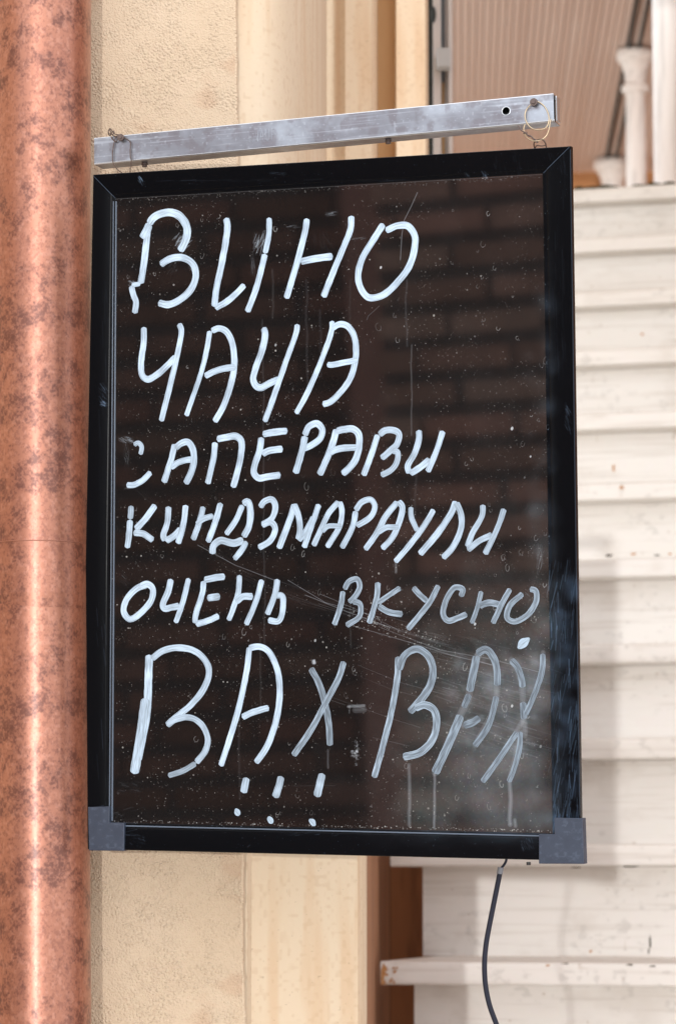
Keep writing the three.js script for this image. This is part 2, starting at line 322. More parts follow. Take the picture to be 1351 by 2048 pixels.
// ---------------------------------------------------------------- porch above the stairs
const CH = EYE + 3.9;
{
  const c = thing('porch_ceiling', 'pinkish brown beadboard porch ceiling in narrow boards', 'ceiling', [0, CH, -16]);
  const yaw = -Math.atan((916 - CX) / FPX), pitch = 0.0335, n = 74, Z0 = 3.2, Z1 = -1.75;
  c.rotation.y = yaw;
  const geo = [0, 1, 2].map((k) => { const s = new THREE.Shape(), w = 0.0285; s.moveTo(0, 0.016); s.lineTo(0, 0.004); s.quadraticCurveTo(0, 0, 0.004, 0); s.lineTo(w - 0.004, 0); s.quadraticCurveTo(w, 0, w, 0.004); s.lineTo(w, 0.016); s.closePath(); return metreUV(new THREE.ExtrudeGeometry(s, { depth: Z0 - Z1, bevelEnabled: false, curveSegments: 3 }).translate(0, 0, Z1), [k * 0.31, k * 0.7]); });
  for (let i = 0; i < n; i++) { const b = part('board', geo[i % 3], boardMats[Math.floor(rnd() * 4)], c); b.position.set(0.12 + i * pitch, rr(-0.002, 0.002), 0); }
  part('backing', box(n * pitch + 0.3, 0.03, Z0 - Z1, 0.12 + n * pitch / 2, 0.034, (Z0 + Z1) / 2), boardGap, c);
  // two dark battens from column to column
  const p1 = at(1266, 88, 15.0), p2 = at(1222, 312, 17.35);
  for (const s of [-0.028, 0.022]) {
    const dir = new THREE.Vector3(p2.x - p1.x, 0, p2.z - p1.z), len = dir.length() + 3.4;
    const g = box(0.016, 0.014, len), m = new THREE.Mesh(g, gapDark); m.name = 'batten'; m.castShadow = true;
    c.add(m); m.position.set((p1.x + p2.x) / 2 + s, -0.009, (p1.z + p2.z) / 2 + 16); m.position.applyAxisAngle(new THREE.Vector3(0, 1, 0), -yaw); m.rotation.y = Math.atan2(dir.x, dir.z) - yaw;
  }
  const w = thing('porch_back_wall', 'orange brown wall low behind the porch columns', 'wall', [1.6, 0, -17.8]);
  part('wall_face', box(4.2, CH + 0.05, 0.12, 0, (CH + 0.05) / 2 + 0.004, 0), rustWall, w);
}
{
  const o = thing('shade_slab', 'added unseen slab that shades the upper stairs', 'added_slab', [0.9, EYE + 2.65, -7.15]);  // added out of view to shade the upper steps
  part('slab', box(4.6, 0.14, 4.0, 0, 0.07, 0), plasterPale, o);
  const n = thing('side_light_blocker', 'added unseen wall that cuts the side light right of the stairs', 'wall', [2.35, 0, -10]);  // added out of view to keep side light off the plaster reveal
  part('wall_face', box(0.2, 5.2, 14, 0, 2.604, 0), shadedBrown, n);
  const b = thing('reflection_blocker', 'added unseen block that darkens the left edge of the downpipe', 'wall', [-1.75, 0, -2.98]);  // added out of view so the pipe reflects something dark on its left
  part('blocker_face', box(0.5, 4.4, 0.96, 0, 2.204, 0), plaster, b);
}
function column(px, row, d, label) {
  const p = at(px, row, d), base = Y0 + 1.985, H = CH - 0.02 - base, s = d / FPX;
  const o = thing('porch_column', label, 'column', [p.x, base, p.z], 'slim turned columns under the porch ceiling');
  const y = (t) => H - t * s, r = (w) => w * s / 2 * 0.95;
  const lathe = (pts) => new THREE.LatheGeometry(pts.map(([a, b]) => new THREE.Vector2(a, b)), 32);
  part('shaft', toCreasedNormals(lathe([[0, 0], [r(50), 0], [r(48), 0.3], [r(44), H * 0.7], [r(40), y(84)], [0, y(84)]]), 0.6), columnPaint, o);
  part('neck_ring', toCreasedNormals(lathe([[r(39), y(86)], [r(50), y(85)], [r(57), y(81)], [r(59), y(76)], [r(57), y(71)], [r(50), y(67)], [r(42), y(65)]]), 0.6), columnPaint, o);
  part('capital', toCreasedNormals(lathe([[r(42), y(66)], [r(43), y(58)], [r(46), y(46)], [r(52), y(34)], [r(61), y(24)], [r(73), y(17)], [r(78), y(15)], [r(80), y(12)], [r(80), y(0)], [r(76), y(-3)], [0, y(-3)]]), 0.6), columnPaint, o);
  return o;
}
column(1268, 88, 15.0, 'slim white column with moulded capital, the taller of two under the porch');
column(1223, 312, 17.35, 'partly hidden column capital just above the top stair edge');
{
  const p = at(1335, 200, 9.6), base = Y0 + 1.98, H = CH + 1.2 - base;
  const o = thing('white_post', 'thick white round post at the right edge above the stairs', 'post', [p.x, base, p.z]);
  part('shaft', new THREE.CylinderGeometry(0.044, 0.046, H, 40).translate(0, H / 2, 0), postPaint, o);
  part('foot_collar', new THREE.CylinderGeometry(0.052, 0.056, 0.03, 40).translate(0, 0.015, 0), postPaint, o);
}

// ---------------------------------------------------------------- copper downpipe
{
  const o = thing('downpipe', 'mottled copper downpipe running down the left edge', 'downpipe', [at(80, 1090, 3.42).x, 0, -3.42]);
  const ox = o.position.x;
  const seg = (name, px0, row0, px1, row1, r0, r1, m = copper, v0 = 0) => {
    const a = at(px0, row0, 3.42), b = at(px1, row1, 3.42), dir = new THREE.Vector3().subVectors(a, b), L = dir.length();
    const g = new THREE.CylinderGeometry(r0, r1, L, 96, 1, true), uv = g.attributes.uv;
    for (let i = 0; i < uv.count; i++) uv.setY(i, (uv.getY(i) - 0.5) * L + (a.y + b.y) / 2 + (v0 > 0.2 && v0 < 0.4 ? 0.41 : 0));
    g.rotateY(Math.PI * 0.6);
    const m4 = new THREE.Matrix4().makeRotationFromQuaternion(new THREE.Quaternion().setFromUnitVectors(new THREE.Vector3(0, 1, 0), dir.normalize()));
    g.applyMatrix4(m4).translate((a.x + b.x) / 2 - ox, (a.y + b.y) / 2, 0); return part(name, g, m, o);
  };
  const R = 0.0527;
  seg('upper_pipe', 88, -700, 80, 1092, R, R, copper, 0.1);
  const y1 = at(0, 1092, 3.42).y;
  seg('socket', 80, 1090, 80, 1193, R + 0.0008, R + 0.0008, copper, 0.62);
  seg('socket_lip', 80, 1192, 80, 1222, R + 0.0008, R - 0.0004, copper, 0.7);
  seg('lower_pipe', 79, 1212, 84, 2900, R - 0.0004, R + 0.0004, copper, 0.31);
  const rim = new THREE.TorusGeometry(R + 0.0009, 0.0006, 8, 96).rotateX(Math.PI / 2).translate(at(80, 1091, 3.42).x - ox, at(80, 1091, 3.42).y, 0); part('rim', rim, copper, o);
  const dp = at(131.5, 1858, 3.42); const drip = new THREE.SphereGeometry(0.0013, 10, 10).scale(0.8, 2.2, 0.6).translate(dp.x - ox, dp.y, dp.z + 3.42 - 0.0005); part('paint_drip', drip, std({ color: lin(0.85, 0.87, 0.9), roughness: 0.4 }), o, 'small white paint drip');
}

// ---------------------------------------------------------------- galvanised rail that carries the sign
const railL = at(189, 277, 3.362), railR = at(1106, 187.8, 3.2);
const railDir = new THREE.Vector3().subVectors(railR, railL), RAIL = railDir.length(); railDir.normalize();
const railBack = new THREE.Vector3().crossVectors(new THREE.Vector3(0, 1, 0), railDir).negate().normalize();
if (railBack.z > 0) railBack.negate();
const railUp = new THREE.Vector3().crossVectors(railDir, railBack); if (railUp.y < 0) railUp.negate();
const rail = thing('metal_rail', 'galvanised steel rail above the black signboard', 'metal rail', railL.toArray());
rail.quaternion.setFromRotationMatrix(new THREE.Matrix4().makeBasis(railDir, railUp, railBack.clone().negate()));
const onRail = (px, row) => { const o = camera.position, p = at(px, row, 1), dir = p.sub(o), n = railBack; const t = railL.clone().sub(o).dot(n) / dir.dot(n); const q = dir.multiplyScalar(t).add(o).sub(railL); return [q.dot(railDir), q.dot(railUp)]; };
{
  const H = 0.0268, W = 0.021, t = 0.0007, s = new THREE.Shape([[0, -H], [RAIL, -H], [RAIL, 0], [0, 0]].map(([x, y]) => new THREE.Vector2(x, y)));
  const [hx, hy] = onRail(1011.5, 222.5); const hole = new THREE.Path(); hole.absarc(hx, hy, 0.0041, 0, Math.PI * 2); s.holes.push(hole);
  part('front_face', new THREE.ExtrudeGeometry(s, { depth: t, bevelEnabled: false, curveSegments: 24 }), galv, rail);
  part('top_flange', box(RAIL - 0.0004, t, W, RAIL / 2, -t / 2 - 0.0002, -W / 2 - 0.0002), galv, rail);
  part('shade_plate', box(RAIL - 0.004, H - 0.002, t, RAIL / 2 - 0.002, -H / 2, -W), gapDark, rail);  // dark plate added behind the hole, inner shade of the rail as its colour
  part('bottom_flange', box(RAIL, t, W, RAIL / 2, -H - t / 2 - 0.0008, -W / 2 - 0.0012), galv, rail);
  part('rounded_edge', new THREE.CylinderGeometry(0.0014, 0.0014, RAIL, 12).rotateZ(Math.PI / 2).translate(RAIL / 2, -H - 0.0002, -0.0008), galvEdge, rail);
  part('rounded_edge', new THREE.CylinderGeometry(0.0007, 0.0007, RAIL, 10).rotateZ(Math.PI / 2).translate(RAIL / 2, -0.0002, 0.0001), galvEdge, rail);
  const ring = new THREE.TorusGeometry(0.0043, 0.0005, 8, 32).translate(hx, hy, t); part('hole_rim', ring, galvEdge, rail);
  part('end_lip', box(0.0012, H * 0.94, 0.012, RAIL + 0.0008, -H * 0.5, -0.0125), galvEdge, rail);
  // raised maker's stamp, half worn away
  const font = await new FontLoader().loadAsync('fonts/droid/droid_sans_regular.typeface.json');
  const tg = new TextGeometry('KNAUF', { font, size: 0.0125, depth: 0.00035, curveSegments: 4, bevelEnabled: true, bevelThickness: 0.0002, bevelSize: 0.0002, bevelSegments: 1 });
  tg.computeBoundingBox(); const w = tg.boundingBox.max.x; const [kx, ky] = onRail(497, 286), [kx2] = onRail(549, 262);
  tg.scale((kx2 - kx) / w, 1.0, 1).translate(kx, ky + 0.0005, t - 0.0004); part('stamped_lettering', tg, galv, rail, 'faint raised maker stamp');
  const screw = (px, row, dx) => { const [x] = onRail(px, row); const g = mergeGeometries([new THREE.CylinderGeometry(0.0032, 0.0036, 0.0016, 18).toNonIndexed(), new THREE.CylinderGeometry(0.0022, 0.003, 0.0026, 6).translate(0, -0.002, 0).toNonIndexed()]); part('screw', g.translate(x, -H - 0.0026, dx), rustMetal, rail); };
  screw(770, 284, -0.010); screw(281, 330, -0.012);
  for (const [px, row, r] of [[245.5, 277, 0.0036], [1069, 206.5, 0.0039]]) {
    const [x, y] = onRail(px, row), g = [new THREE.CylinderGeometry(r, r * 1.04, 0.0016, 26).rotateX(Math.PI / 2).toNonIndexed(), new THREE.CylinderGeometry(r * 0.5, r * 0.62, 0.0014, 8).rotateX(Math.PI / 2).translate(0, 0, 0.0014).toNonIndexed()];
    part('nail_head', mergeGeometries(g).translate(x, y, 0.0052), rustMetal, rail);
    part('nail_shank', new THREE.CylinderGeometry(0.0013, 0.0013, 0.005, 10).rotateX(Math.PI / 2).translate(x, y, 0.0024), rustMetal, rail);
  }
}
const railPt = (px, row, out) => { const [x, y] = onRail(px, row); return railL.clone().addScaledVector(railDir, x).addScaledVector(railUp, y).addScaledVector(railBack, -out); };
function wires(name, label, crop, sets) {
  const o = thing(name, label, 'wire', [0, 0, 0]); const [cx, cy, s] = crop;
  for (const [pn, m, r, closed, pts] of sets) part(pn, tube(pts.map(([x, y, z]) => railPt(cx + x / s, cy + y / s, z)), r, Math.max(24, pts.length * 10), closed), m, o);
  return o;
}
wires('wire_hanger', 'thin dark wire loop with tangled knot at the left end of the rail', [180, 240, 11.258], [
  ['loop', darkWire, 0.00052, false, [[610, 395, 0.003], [590, 440, 0.003], [568, 540, 0.003], [540, 700, 0.003], [532, 830, 0.003], [545, 960, 0.003], [600, 1070, 0.0035], [660, 1140, 0.004], [720, 1185, 0.002], [760, 1240, -0.001]]],
  ['loop', darkWire, 0.00052, false, [[740, 400, 0.0035], [820, 425, 0.004], [890, 465, 0.003], [935, 520, 0.003], [932, 700, 0.003], [935, 830, 0.003], [955, 930, 0.003], [935, 1070, 0.003], [915, 1180, 0.001], [905, 1240, -0.001]]],
  ['knot', darkWire, 0.00055, false, [[700, 345, 0.003], [600, 335, 0.004], [540, 270, 0.0045], [490, 212, 0.004], [445, 260, 0.003], [440, 330, 0.0025], [480, 370, 0.003], [510, 330, 0.005], [500, 250, 0.006], [470, 260, 0.006], [475, 330, 0.0055], [540, 345, 0.005], [580, 320, 0.004], [560, 270, 0.0035], [520, 290, 0.003], [530, 350, 0.003], [600, 380, 0.0035], [680, 360, 0.003]]],
  ['tail', darkWire, 0.0006, false, [[500, 385, 0.0025], [520, 430, 0.0025], [570, 480, 0.0025], [620, 500, 0.003], [660, 440, 0.003]]],
]);
wires('wire_hanger', 'thin brass coloured wire rings at the right end of the rail', [980, 170, 6.755], [
  ['ring', brassWire, 0.0006, true, [[600, 232, 0.004], [545, 285, 0.0035], [492, 350, 0.003], [476, 440, 0.003], [510, 535, 0.003], [580, 600, 0.0035], [680, 618, 0.004], [765, 585, 0.004], [800, 500, 0.004], [795, 410, 0.004], [740, 300, 0.004], [660, 240, 0.004]]],
  ['ring', brassWire, 0.0006, false, [[470, 540, 0.0015], [456, 590, 0.002], [470, 655, 0.003], [505, 720, 0.004], [560, 758, 0.0045], [635, 772, 0.005], [715, 748, 0.005], [775, 690, 0.0045], [808, 590, 0.004], [815, 520, 0.0035], [826, 470, 0.003]]],
  ['ring', darkWire, 0.0007, false, [[588, 850, -0.001], [600, 790, 0.003], [655, 756, 0.0045], [715, 752, 0.005], [752, 790, 0.004], [752, 850, -0.001]]],
  ['ring', darkWire, 0.0006, false, [[600, 850, -0.001], [630, 825, 0.002], [700, 830, 0.002], [760, 815, 0.001]]],
  ['twist', rustMetal, 0.0006, false, [[384, 560, 0.004], [440, 632, 0.005], [490, 660, 0.006], [530, 702, 0.005], [575, 715, 0.006], [610, 755, 0.005], [650, 795, 0.005]]],
  ['twist', rustMetal, 0.0006, false, [[456, 668, 0.004], [500, 655, 0.004], [520, 690, 0.006], [560, 700, 0.0045], [590, 735, 0.006], [632, 760, 0.0045], [655, 790, 0.004]]],
]);

// ---------------------------------------------------------------- the black writing board
const sign = thing('signboard', 'black glossy writing board with handwritten white Cyrillic lettering', 'signboard', [-0.01172, EYE + 0.37238, -3.24403]);
sign.rotation.order = 'YXZ';
sign.rotation.set(3.6997 * Math.PI / 180, -20.9263 * Math.PI / 180, -1.2427 * Math.PI / 180);
sign.updateMatrixWorld(true);
const signInv = sign.matrixWorld.clone().invert(), eyeLocal = camera.position.clone().applyMatrix4(signInv);
function board(px, row, z = 0) { const p = at(px, row, 3).applyMatrix4(signInv), d = p.sub(eyeLocal), t = (z - eyeLocal.z) / d.z; return [eyeLocal.x + d.x * t, eyeLocal.y + d.y * t]; }

// grime and painted edge highlights of the board, drawn at their real places on a sheet of 0.55 x 0.72 m
const SW = 1564, SH = 2048, MM = SW / 550;
const cv = document.createElement('canvas'); cv.width = SW; cv.height = SH;
const g2 = cv.getContext('2d');
const cp = (px, row) => { const [x, y] = board(px, row, -0.003); return [(x + 0.275) / 0.55 * SW, (0.36 - y) / 0.72 * SH]; };
const ink = (a, r = 178, g = 186, b = 196) => `rgba(${r},${g},${b},${a})`;
g2.fillStyle = 'rgb(17,15,15)'; g2.fillRect(0, 0, SW, SH);
g2.lineCap = 'round';
const line = (pts, w, style) => { g2.strokeStyle = style; g2.lineWidth = w * MM; g2.beginPath(); pts.forEach(([x, y], i) => { const [a, b] = cp(x, y); i ? g2.lineTo(a, b) : g2.moveTo(a, b); }); g2.stroke(); };
const blob = (x, y, r, style) => { const [a, b] = cp(x, y), q = r * MM, gr = g2.createRadialGradient(a, b, 0, a, b, q); gr.addColorStop(0, style); gr.addColorStop(1, 'rgba(150,160,170,0)'); g2.fillStyle = gr; g2.fillRect(a - q, b - q, 2 * q, 2 * q); };
// dust film, heavier towards the lower right
for (let i = 0; i < 900; i++) { const x = rr(225, 1100), y = rr(380, 1660), k = smooth(560, 1100, x) * 0.6 + smooth(700, 1650, y) * smooth(500, 1050, x) * 1.2; blob(x, y, rr(10, 34), ink(0.022 * k + 0.0025, 150, 160, 176)); }
for (let i = 0; i < 700; i++) { const x = rr(690, 1100), y = rr(1100, 1660); blob(x, y, rr(10, 36), ink(0.058 * smooth(660, 1060, x) * smooth(1080, 1420, y), 150, 160, 174)); }
for (let i = 0; i < 90; i++) blob(rr(1055, 1104), rr(560, 1660), rr(6, 18), ink(0.09, 150, 160, 172));
// what is left of the rubbed out strokes
for (const [p, w, a] of [[[[955, 1310], [945, 1345], [935, 1400], [915, 1440], [870, 1545]], 7.5, 0.2], [[[955, 1310], [970, 1298], [987, 1315], [994, 1360], [992, 1400], [982, 1430], [950, 1490]], 6.5, 0.17], [[[925, 1450], [945, 1440], [962, 1436]], 6.5, 0.14], [[[1022, 1320], [1035, 1340], [1043, 1370], [1046, 1420], [1048, 1470]], 6.5, 0.17], [[[1085, 1305], [1082, 1345], [1068, 1385], [1050, 1430], [1020, 1485]], 5, 0.17], [[[1040, 1465], [1030, 1510], [1018, 1560]], 5, 0.15]]) { line(p, w, ink(a)); line(p, w * 0.5, ink(a * 0.6)); }
// wipe marks through the worn last words
for (let i = 0; i < 260; i++) { const x = rr(840, 1060), y = 1270 + (x - 850) * 0.32 + rr(-20, 190), l = rr(12, 70); line([[x, y], [x + l, y + l * rr(0.18, 0.4)]], rr(0.15, 0.8), ink(rr(0.02, 0.16))); }
for (let i = 0; i < 150; i++) { const x = rr(900, 1075), y = rr(1300, 1500); blob(x, y, rr(2, 12), ink(rr(0.03, 0.15))); }
line([[975, 1462], [1010, 1478], [1075, 1490]], 1.2, ink(0.12)); line([[945, 1280], [985, 1320], [990, 1420]], 7, ink(0.05));
// the long scratches that run down to the right
for (let i = 0; i < 34; i++) { const o = rr(-14, 14), x0 = 380 + rr(0, 420), e = rr(40, 200); const f = (x) => 1088 + (x - 380) * (x < 560 ? 0.52 : 0.3) + (x >= 560 ? 40 : 0); line([[x0, f(x0) + o], [x0 + e, f(x0 + e) + o + rr(-3, 3)]], rr(0.12, 0.45), ink(rr(0.06, 0.3))); }
for (const [p, w, a] of [[[[255, 965], [330, 1030], [420, 1100], [500, 1150]], 0.3, 0.28], [[[285, 985], [380, 1060], [445, 1105]], 0.3, 0.2], [[[395, 1090], [470, 1130], [560, 1165]], 0.6, 0.5], [[[575, 1160], [650, 1205], [760, 1235]], 0.5, 0.55], [[[610, 1190], [690, 1222], [780, 1255]], 0.8, 0.42], [[[640, 1188], [720, 1222], [800, 1262]], 0.4, 0.5], [[[700, 1250], [820, 1285], [900, 1310], [985, 1330]], 0.7, 0.4], [[[760, 1255], [880, 1300], [980, 1318], [1080, 1345]], 0.5, 0.42], [[[715, 1330], [800, 1365], [900, 1392]], 0.3, 0.36], [[[700, 1345], [780, 1378], [860, 1400]], 0.25, 0.3], [[[665, 1395], [720, 1415], [790, 1440], [840, 1455]], 0.3, 0.34], [[[745, 1475], [818, 1492]], 0.4, 0.3], [[[660, 1400], [690, 1410]], 0.4, 0.3], [[[834, 385], [822, 412], [808, 440], [803, 470], [800, 520]], 1.0, 0.42], [[[758, 612], [736, 632], [733, 640]], 0.4, 0.5], [[[585, 1572], [670, 1571]], 0.25, 0.3]]) line(p, w, ink(a));
for (let i = 0; i < 170; i++) { const x = rr(690, 880), y = 1222 + (x - 690) * 0.32 + rr(-12, 26), [a, b] = cp(x, y); g2.fillStyle = ink(rr(0.2, 0.8), 205, 208, 206); g2.fillRect(a, b, rr(1, 4), rr(1, 3)); }
for (const [p, w, a] of [[[[696, 1413], [728, 1411]], 3.2, 0.34], [[[710, 1420], [727, 1419]], 6.5, 0.2], [[[699, 1412], [698, 1426]], 1.6, 0.2]]) { line(p, w, ink(a)); line(p, w * 0.4, ink(a * 0.6)); }
// runs of dried water
const run = (x, y0, y1, w, a) => { const p = []; for (let y = y0; y <= y1; y += 12) p.push([x + 7 * (fbm(y / 400, x / 1400, 12, 9, 300, 3) - 0.5) + (y - y0) * 0.006, y]); line(p, w * 1.3, ink(a)); line(p, w * 0.5, ink(a * 0.9)); };
for (const a of [[812, 560, 700, 1.8, 0.1], [822, 690, 880, 1.6, 0.15], [830, 880, 1090, 2, 0.07], [525, 640, 1300, 1.6, 0.09], [545, 540, 640, 2.2, 0.08], [612, 560, 780, 2.4, 0.07], [640, 620, 760, 2.4, 0.06], [700, 560, 680, 2, 0.05], [792, 1120, 1152, 2.6, 0.25], [520, 1270, 1420, 1.6, 0.08], [818, 1530, 1650, 3.2, 0.2], [868, 1548, 1656, 2.4, 0.24], [1019, 1565, 1656, 3.6, 0.24], [700, 1150, 1300, 1.6, 0.08], [478, 1440, 1600, 2.2, 0.07], [655, 1500, 1540, 2, 0.16], [1030, 1640, 1662, 3, 0.2]]) run(...a);
for (const [x, y, w, h] of [ [700, 1500, 14, 12], [707, 1480, 6, 50], [622, 1318, 6, 8]]) for (let i = 0; i < 40; i++) { const [a, b] = cp(x + rr(0, w), y + rr(0, h)); g2.fillStyle = ink(rr(0.06, 0.3)); g2.fillRect(a, b, rr(2, 9), rr(2, 8)); }
// specks and the horseshoe rims of dried drops
for (let i = 0; i < 12000; i++) { const x = rr(232, 1098), y = rr(395, 1658); if (fbm(x / 1351, y / 2048, 14, 22, 320, 3) < 0.5 - 0.16 * rnd()) continue; const [a, b] = cp(x, y), s = rnd() < 0.03 ? rr(1.8, 3) : rr(0.5, 1.3); g2.fillStyle = ink(rr(0.12, 0.8) * (x < 900 ? 1 : 0.7), 200, 200, 196); g2.beginPath(); g2.ellipse(a, b, s, s * rr(0.6, 1.2), rnd() * 3, 0, 7); g2.fill(); }
for (let i = 0; i < 150; i++) { const x = rr(236, 1095), y = rr(420, 1640), [a, b] = cp(x, y), r = rr(3, 8); g2.strokeStyle = ink(rr(0.2, 0.62), 196, 198, 198); g2.lineWidth = rr(0.8, 2); g2.beginPath(); const st = rr(-0.6, 0.3); g2.ellipse(a, b, r * rr(0.6, 1), r * rr(0.9, 1.6), rr(-0.3, 0.3), st, st + rr(2.2, 5.6)); g2.stroke(); if (rnd() < 0.5) { g2.fillStyle = ink(0.6); g2.fillRect(a + rr(-r, r), b + r, 2, 2); } }
for (const [x, y, r, a] of [[1023, 857, 5, 0.95], [1060, 913, 3, 0.9], [949, 1248, 4, 1], [949, 1256, 2, 0.8], [630, 1281, 4, 0.8], [551, 690, 4, 0.8], [761, 535, 4, 1], [1048, 955, 3, 0.4], [1023, 1412, 4, 0.9], [1080, 1493, 4, 0.5]]) { const [cx, cy] = cp(x, y); g2.fillStyle = ink(a * 0.8, 214, 220, 226); g2.beginPath(); g2.ellipse(cx, cy, r * 0.8, r * 1.1, 0.3, 0, 7); g2.fill(); }
// smeared paint next to letters
const smear = (x, y, w, h, n, a, dx, dy) => { for (let i = 0; i < n; i++) { const p = x + rr(0, w), q = y + rr(0, h); line([[p, q], [p + dx * rr(0.4, 1), q + dy * rr(0.4, 1)]], rr(0.2, 1), ink(rr(0.1, 1) * a, 190, 206, 222)); } };
smear(505, 478, 26, 34, 70, 0.4, 8, -22); smear(500, 500, 10, 30, 30, 0.14, 2, 30); smear(345, 476, 26, 24, 60, 0.5, 14, -14); smear(376, 525, 14, 14, 30, 0.4, 8, 10); smear(335, 530, 18, 20, 26, 0.12, 8, -12);
smear(236, 872, 24, 10, 44, 0.3, 12, 6); smear(245, 885, 12, 40, 30, 0.16, 3, 20); smear(255, 560, 14, 10, 26, 0.4, 12, 8); smear(242, 965, 14, 14, 18, 0.2, 12, -4);
smear(622, 460, 40, 40, 40, 0.07, 6, 16); smear(650, 424, 16, 10, 20, 0.25, 16, -2); smear(690, 436, 14, 24, 26, 0.2, 10, 20); smear(700, 476, 24, 4, 14, 0.22, 14, -3); smear(570, 452, 18, 4, 12, 0.3, 12, -3); smear(235, 1562, 40, 22, 40, 0.1, 16, 6); smear(237, 1145, 14, 20, 16, 0.16, 8, 12); smear(1070, 1110, 12, 40, 30, 0.14, 6, -30); smear(1046, 1180, 8, 10, 12, 0.1, 6, 6);
line([[1139, 295], [1086, 346]], 0.5, ink(0.55)); line([[188, 351], [231, 396]], 0.5, ink(0.5)); line([[1141, 300], [1160, 1630]], 0.5, ink(0.35)); line([[232, 398], [1084, 349]], 0.5, ink(0.3));  // highlights of the mitres and frame edges, painted as thin bright lines
// edge dirt of the panel, scuffs of the frame
for (let i = 0; i < 900; i++) { const t = rnd(), e = Math.floor(rnd() * 3), p = e ? (e === 1 ? [lerp(228, 218, t), lerp(400, 1640, t)] : [lerp(222, 1100, t), lerp(1643, 1664, t)]) : [lerp(232, 1084, t), lerp(398, 349, t)], [a, b] = cp(p[0] + (e === 1 ? rr(0, 6) : rr(-2, 2)), p[1] + (e === 1 ? 0 : e ? rr(-5, 0) : rr(0, 7))); g2.fillStyle = ink(rr(0.1, e === 2 ? 0.9 : 0.45), 205, 208, 206); g2.fillRect(a, b, rr(1, 4), rr(1, 3)); }
for (let i = 0; i < 240; i++) { const y = 1660 - Math.pow(rnd(), 1.6) * 560, x = rr(1106, 1160) - (1660 - y) * 0.015, l = rr(10, 60); line([[x, y], [x + l * rr(-0.3, 0.1), y + l]], rr(0.2, 1.3), ink(rr(0.03, 0.24), 150, 172, 192)); }
for (let i = 0; i < 60; i++) blob(rr(1108, 1158), rr(1150, 1660), rr(4, 16), ink(0.11, 110, 135, 160));
smear(1128, 805, 12, 50, 26, 0.16, 8, 16); smear(278, 352, 8, 12, 20, 0.4, 6, 10); smear(198, 765, 14, 40, 26, 0.2, 12, 14); smear(540, 345, 26, 6, 18, 0.12, 12, -2); smear(928, 345, 10, 6, 14, 0.16, 4, 8); smear(962, 342, 10, 12, 22, 0.2, 4, 10); smear(200, 800, 10, 10, 24, 0.3, 8, 4); smear(195, 1180, 24, 500, 40, 0.1, 4, 60); smear(200, 420, 22, 560, 40, 0.07, 2, 60); smear(1105, 330, 26, 400, 40, 0.06, 2, 60);
smear(262, 1668, 26, 20, 20, 0.16, 8, 4); smear(555, 1664, 120, 8, 26, 0.12, 10, -2); smear(1040, 1675, 26, 20, 30, 0.14, 6, 10); smear(300, 360, 760, 4, 60, 0.06, 40, -2); smear(980, 300, 150, 40, 40, 0.07, 4, 20);
for (const [x0, y0] of [[1080, 1672], [180, 1618]]) { for (let i = 0; i < 46; i++) { const x = x0 + rr(0, 84), y = y0 + rr(0, 52); line([[x, y], [x + rr(6, 30), y + rr(-12, 8)]], rr(0.2, 1), ink(rr(0.03, 0.2), 190, 205, 220)); } }
for (let i = 0; i < 500; i++) { const [a, b] = cp(rr(180, 1165), rnd() < 0.5 ? rr(300, 400) : rr(1640, 1725)); g2.fillStyle = ink(rr(0.05, 0.4)); g2.fillRect(a, b, rr(1, 2.5), rr(1, 2.5)); }
const grimeAndGlints = new THREE.CanvasTexture(cv); grimeAndGlints.colorSpace = THREE.SRGBColorSpace; grimeAndGlints.generateMipmaps = true; grimeAndGlints.minFilter = THREE.LinearMipmapLinearFilter;

const panelMat = phys({ map: grimeAndGlints, roughness: 0.035, ior: 1.82 });
const frameMat = phys({ map: grimeAndGlints, color: lin(0.62, 0.78, 1), roughness: 0.16, specularIntensity: 0.16 });
const blockMat = std({ map: grimeAndGlints, color: lin(1, 1, 1), roughness: 0.5 });
const blockCv = tex(256, 256, (u, v) => { const a = fbm(u, v, 6, 6, 340, 5), s = smooth(0.5, 0.85, fbm(u, v, 14, 20, 345, 5)); return mix3(mix3([58, 67, 84], [44, 51, 67], a), [110, 124, 142], 0.3 * s); }, 0.06, 0.06);
blockMat.map = blockCv;
const edgeMat = phys({ color: lin(0.12, 0.15, 0.2), roughness: 0.14, ior: 1.6 });
const edgeDark = std({ color: lin(0.012, 0.012, 0.014), roughness: 0.3 });

const sheetUV = (g) => { const p = g.attributes.position, uv = new Float32Array(p.count * 2); for (let i = 0; i < p.count; i++) { uv[2 * i] = (p.getX(i) + 0.275) / 0.55; uv[2 * i + 1] = (p.getY(i) + 0.36) / 0.72; } g.setAttribute('uv', new THREE.BufferAttribute(uv, 2)); return g; };
// a frame bar between its outer edge A-B and its inner edge A'-B', with a sloping face
function bar(A, B, Ai, Bi, prof) {
  const pos = [], row = prof.map(([t, z]) => [[lerp(A[0], Ai[0], t), lerp(A[1], Ai[1], t), z], [lerp(B[0], Bi[0], t), lerp(B[1], Bi[1], t), z]]);
  for (let i = 0; i + 1 < row.length; i++) { const [a, b] = row[i], [c, d] = row[i + 1]; pos.push(...a, ...c, ...b, ...b, ...c, ...d); }
  for (const e of [0, 1]) for (let i = 1; i + 1 < row.length; i++) { const t = [row[0][e], row[i][e], row[i + 1][e]]; if (e) t.reverse(); pos.push(...t.flat()); }
  const f = row[0], l = row[row.length - 1]; pos.push(...f[0], ...f[1], ...l[0], ...l[0], ...f[1], ...l[1]);
  const g = new THREE.BufferGeometry(); g.setAttribute('position', new THREE.Float32BufferAttribute(pos, 3)); g.computeVertexNormals(); return toCreasedNormals(sheetUV(g), 0.35);
}
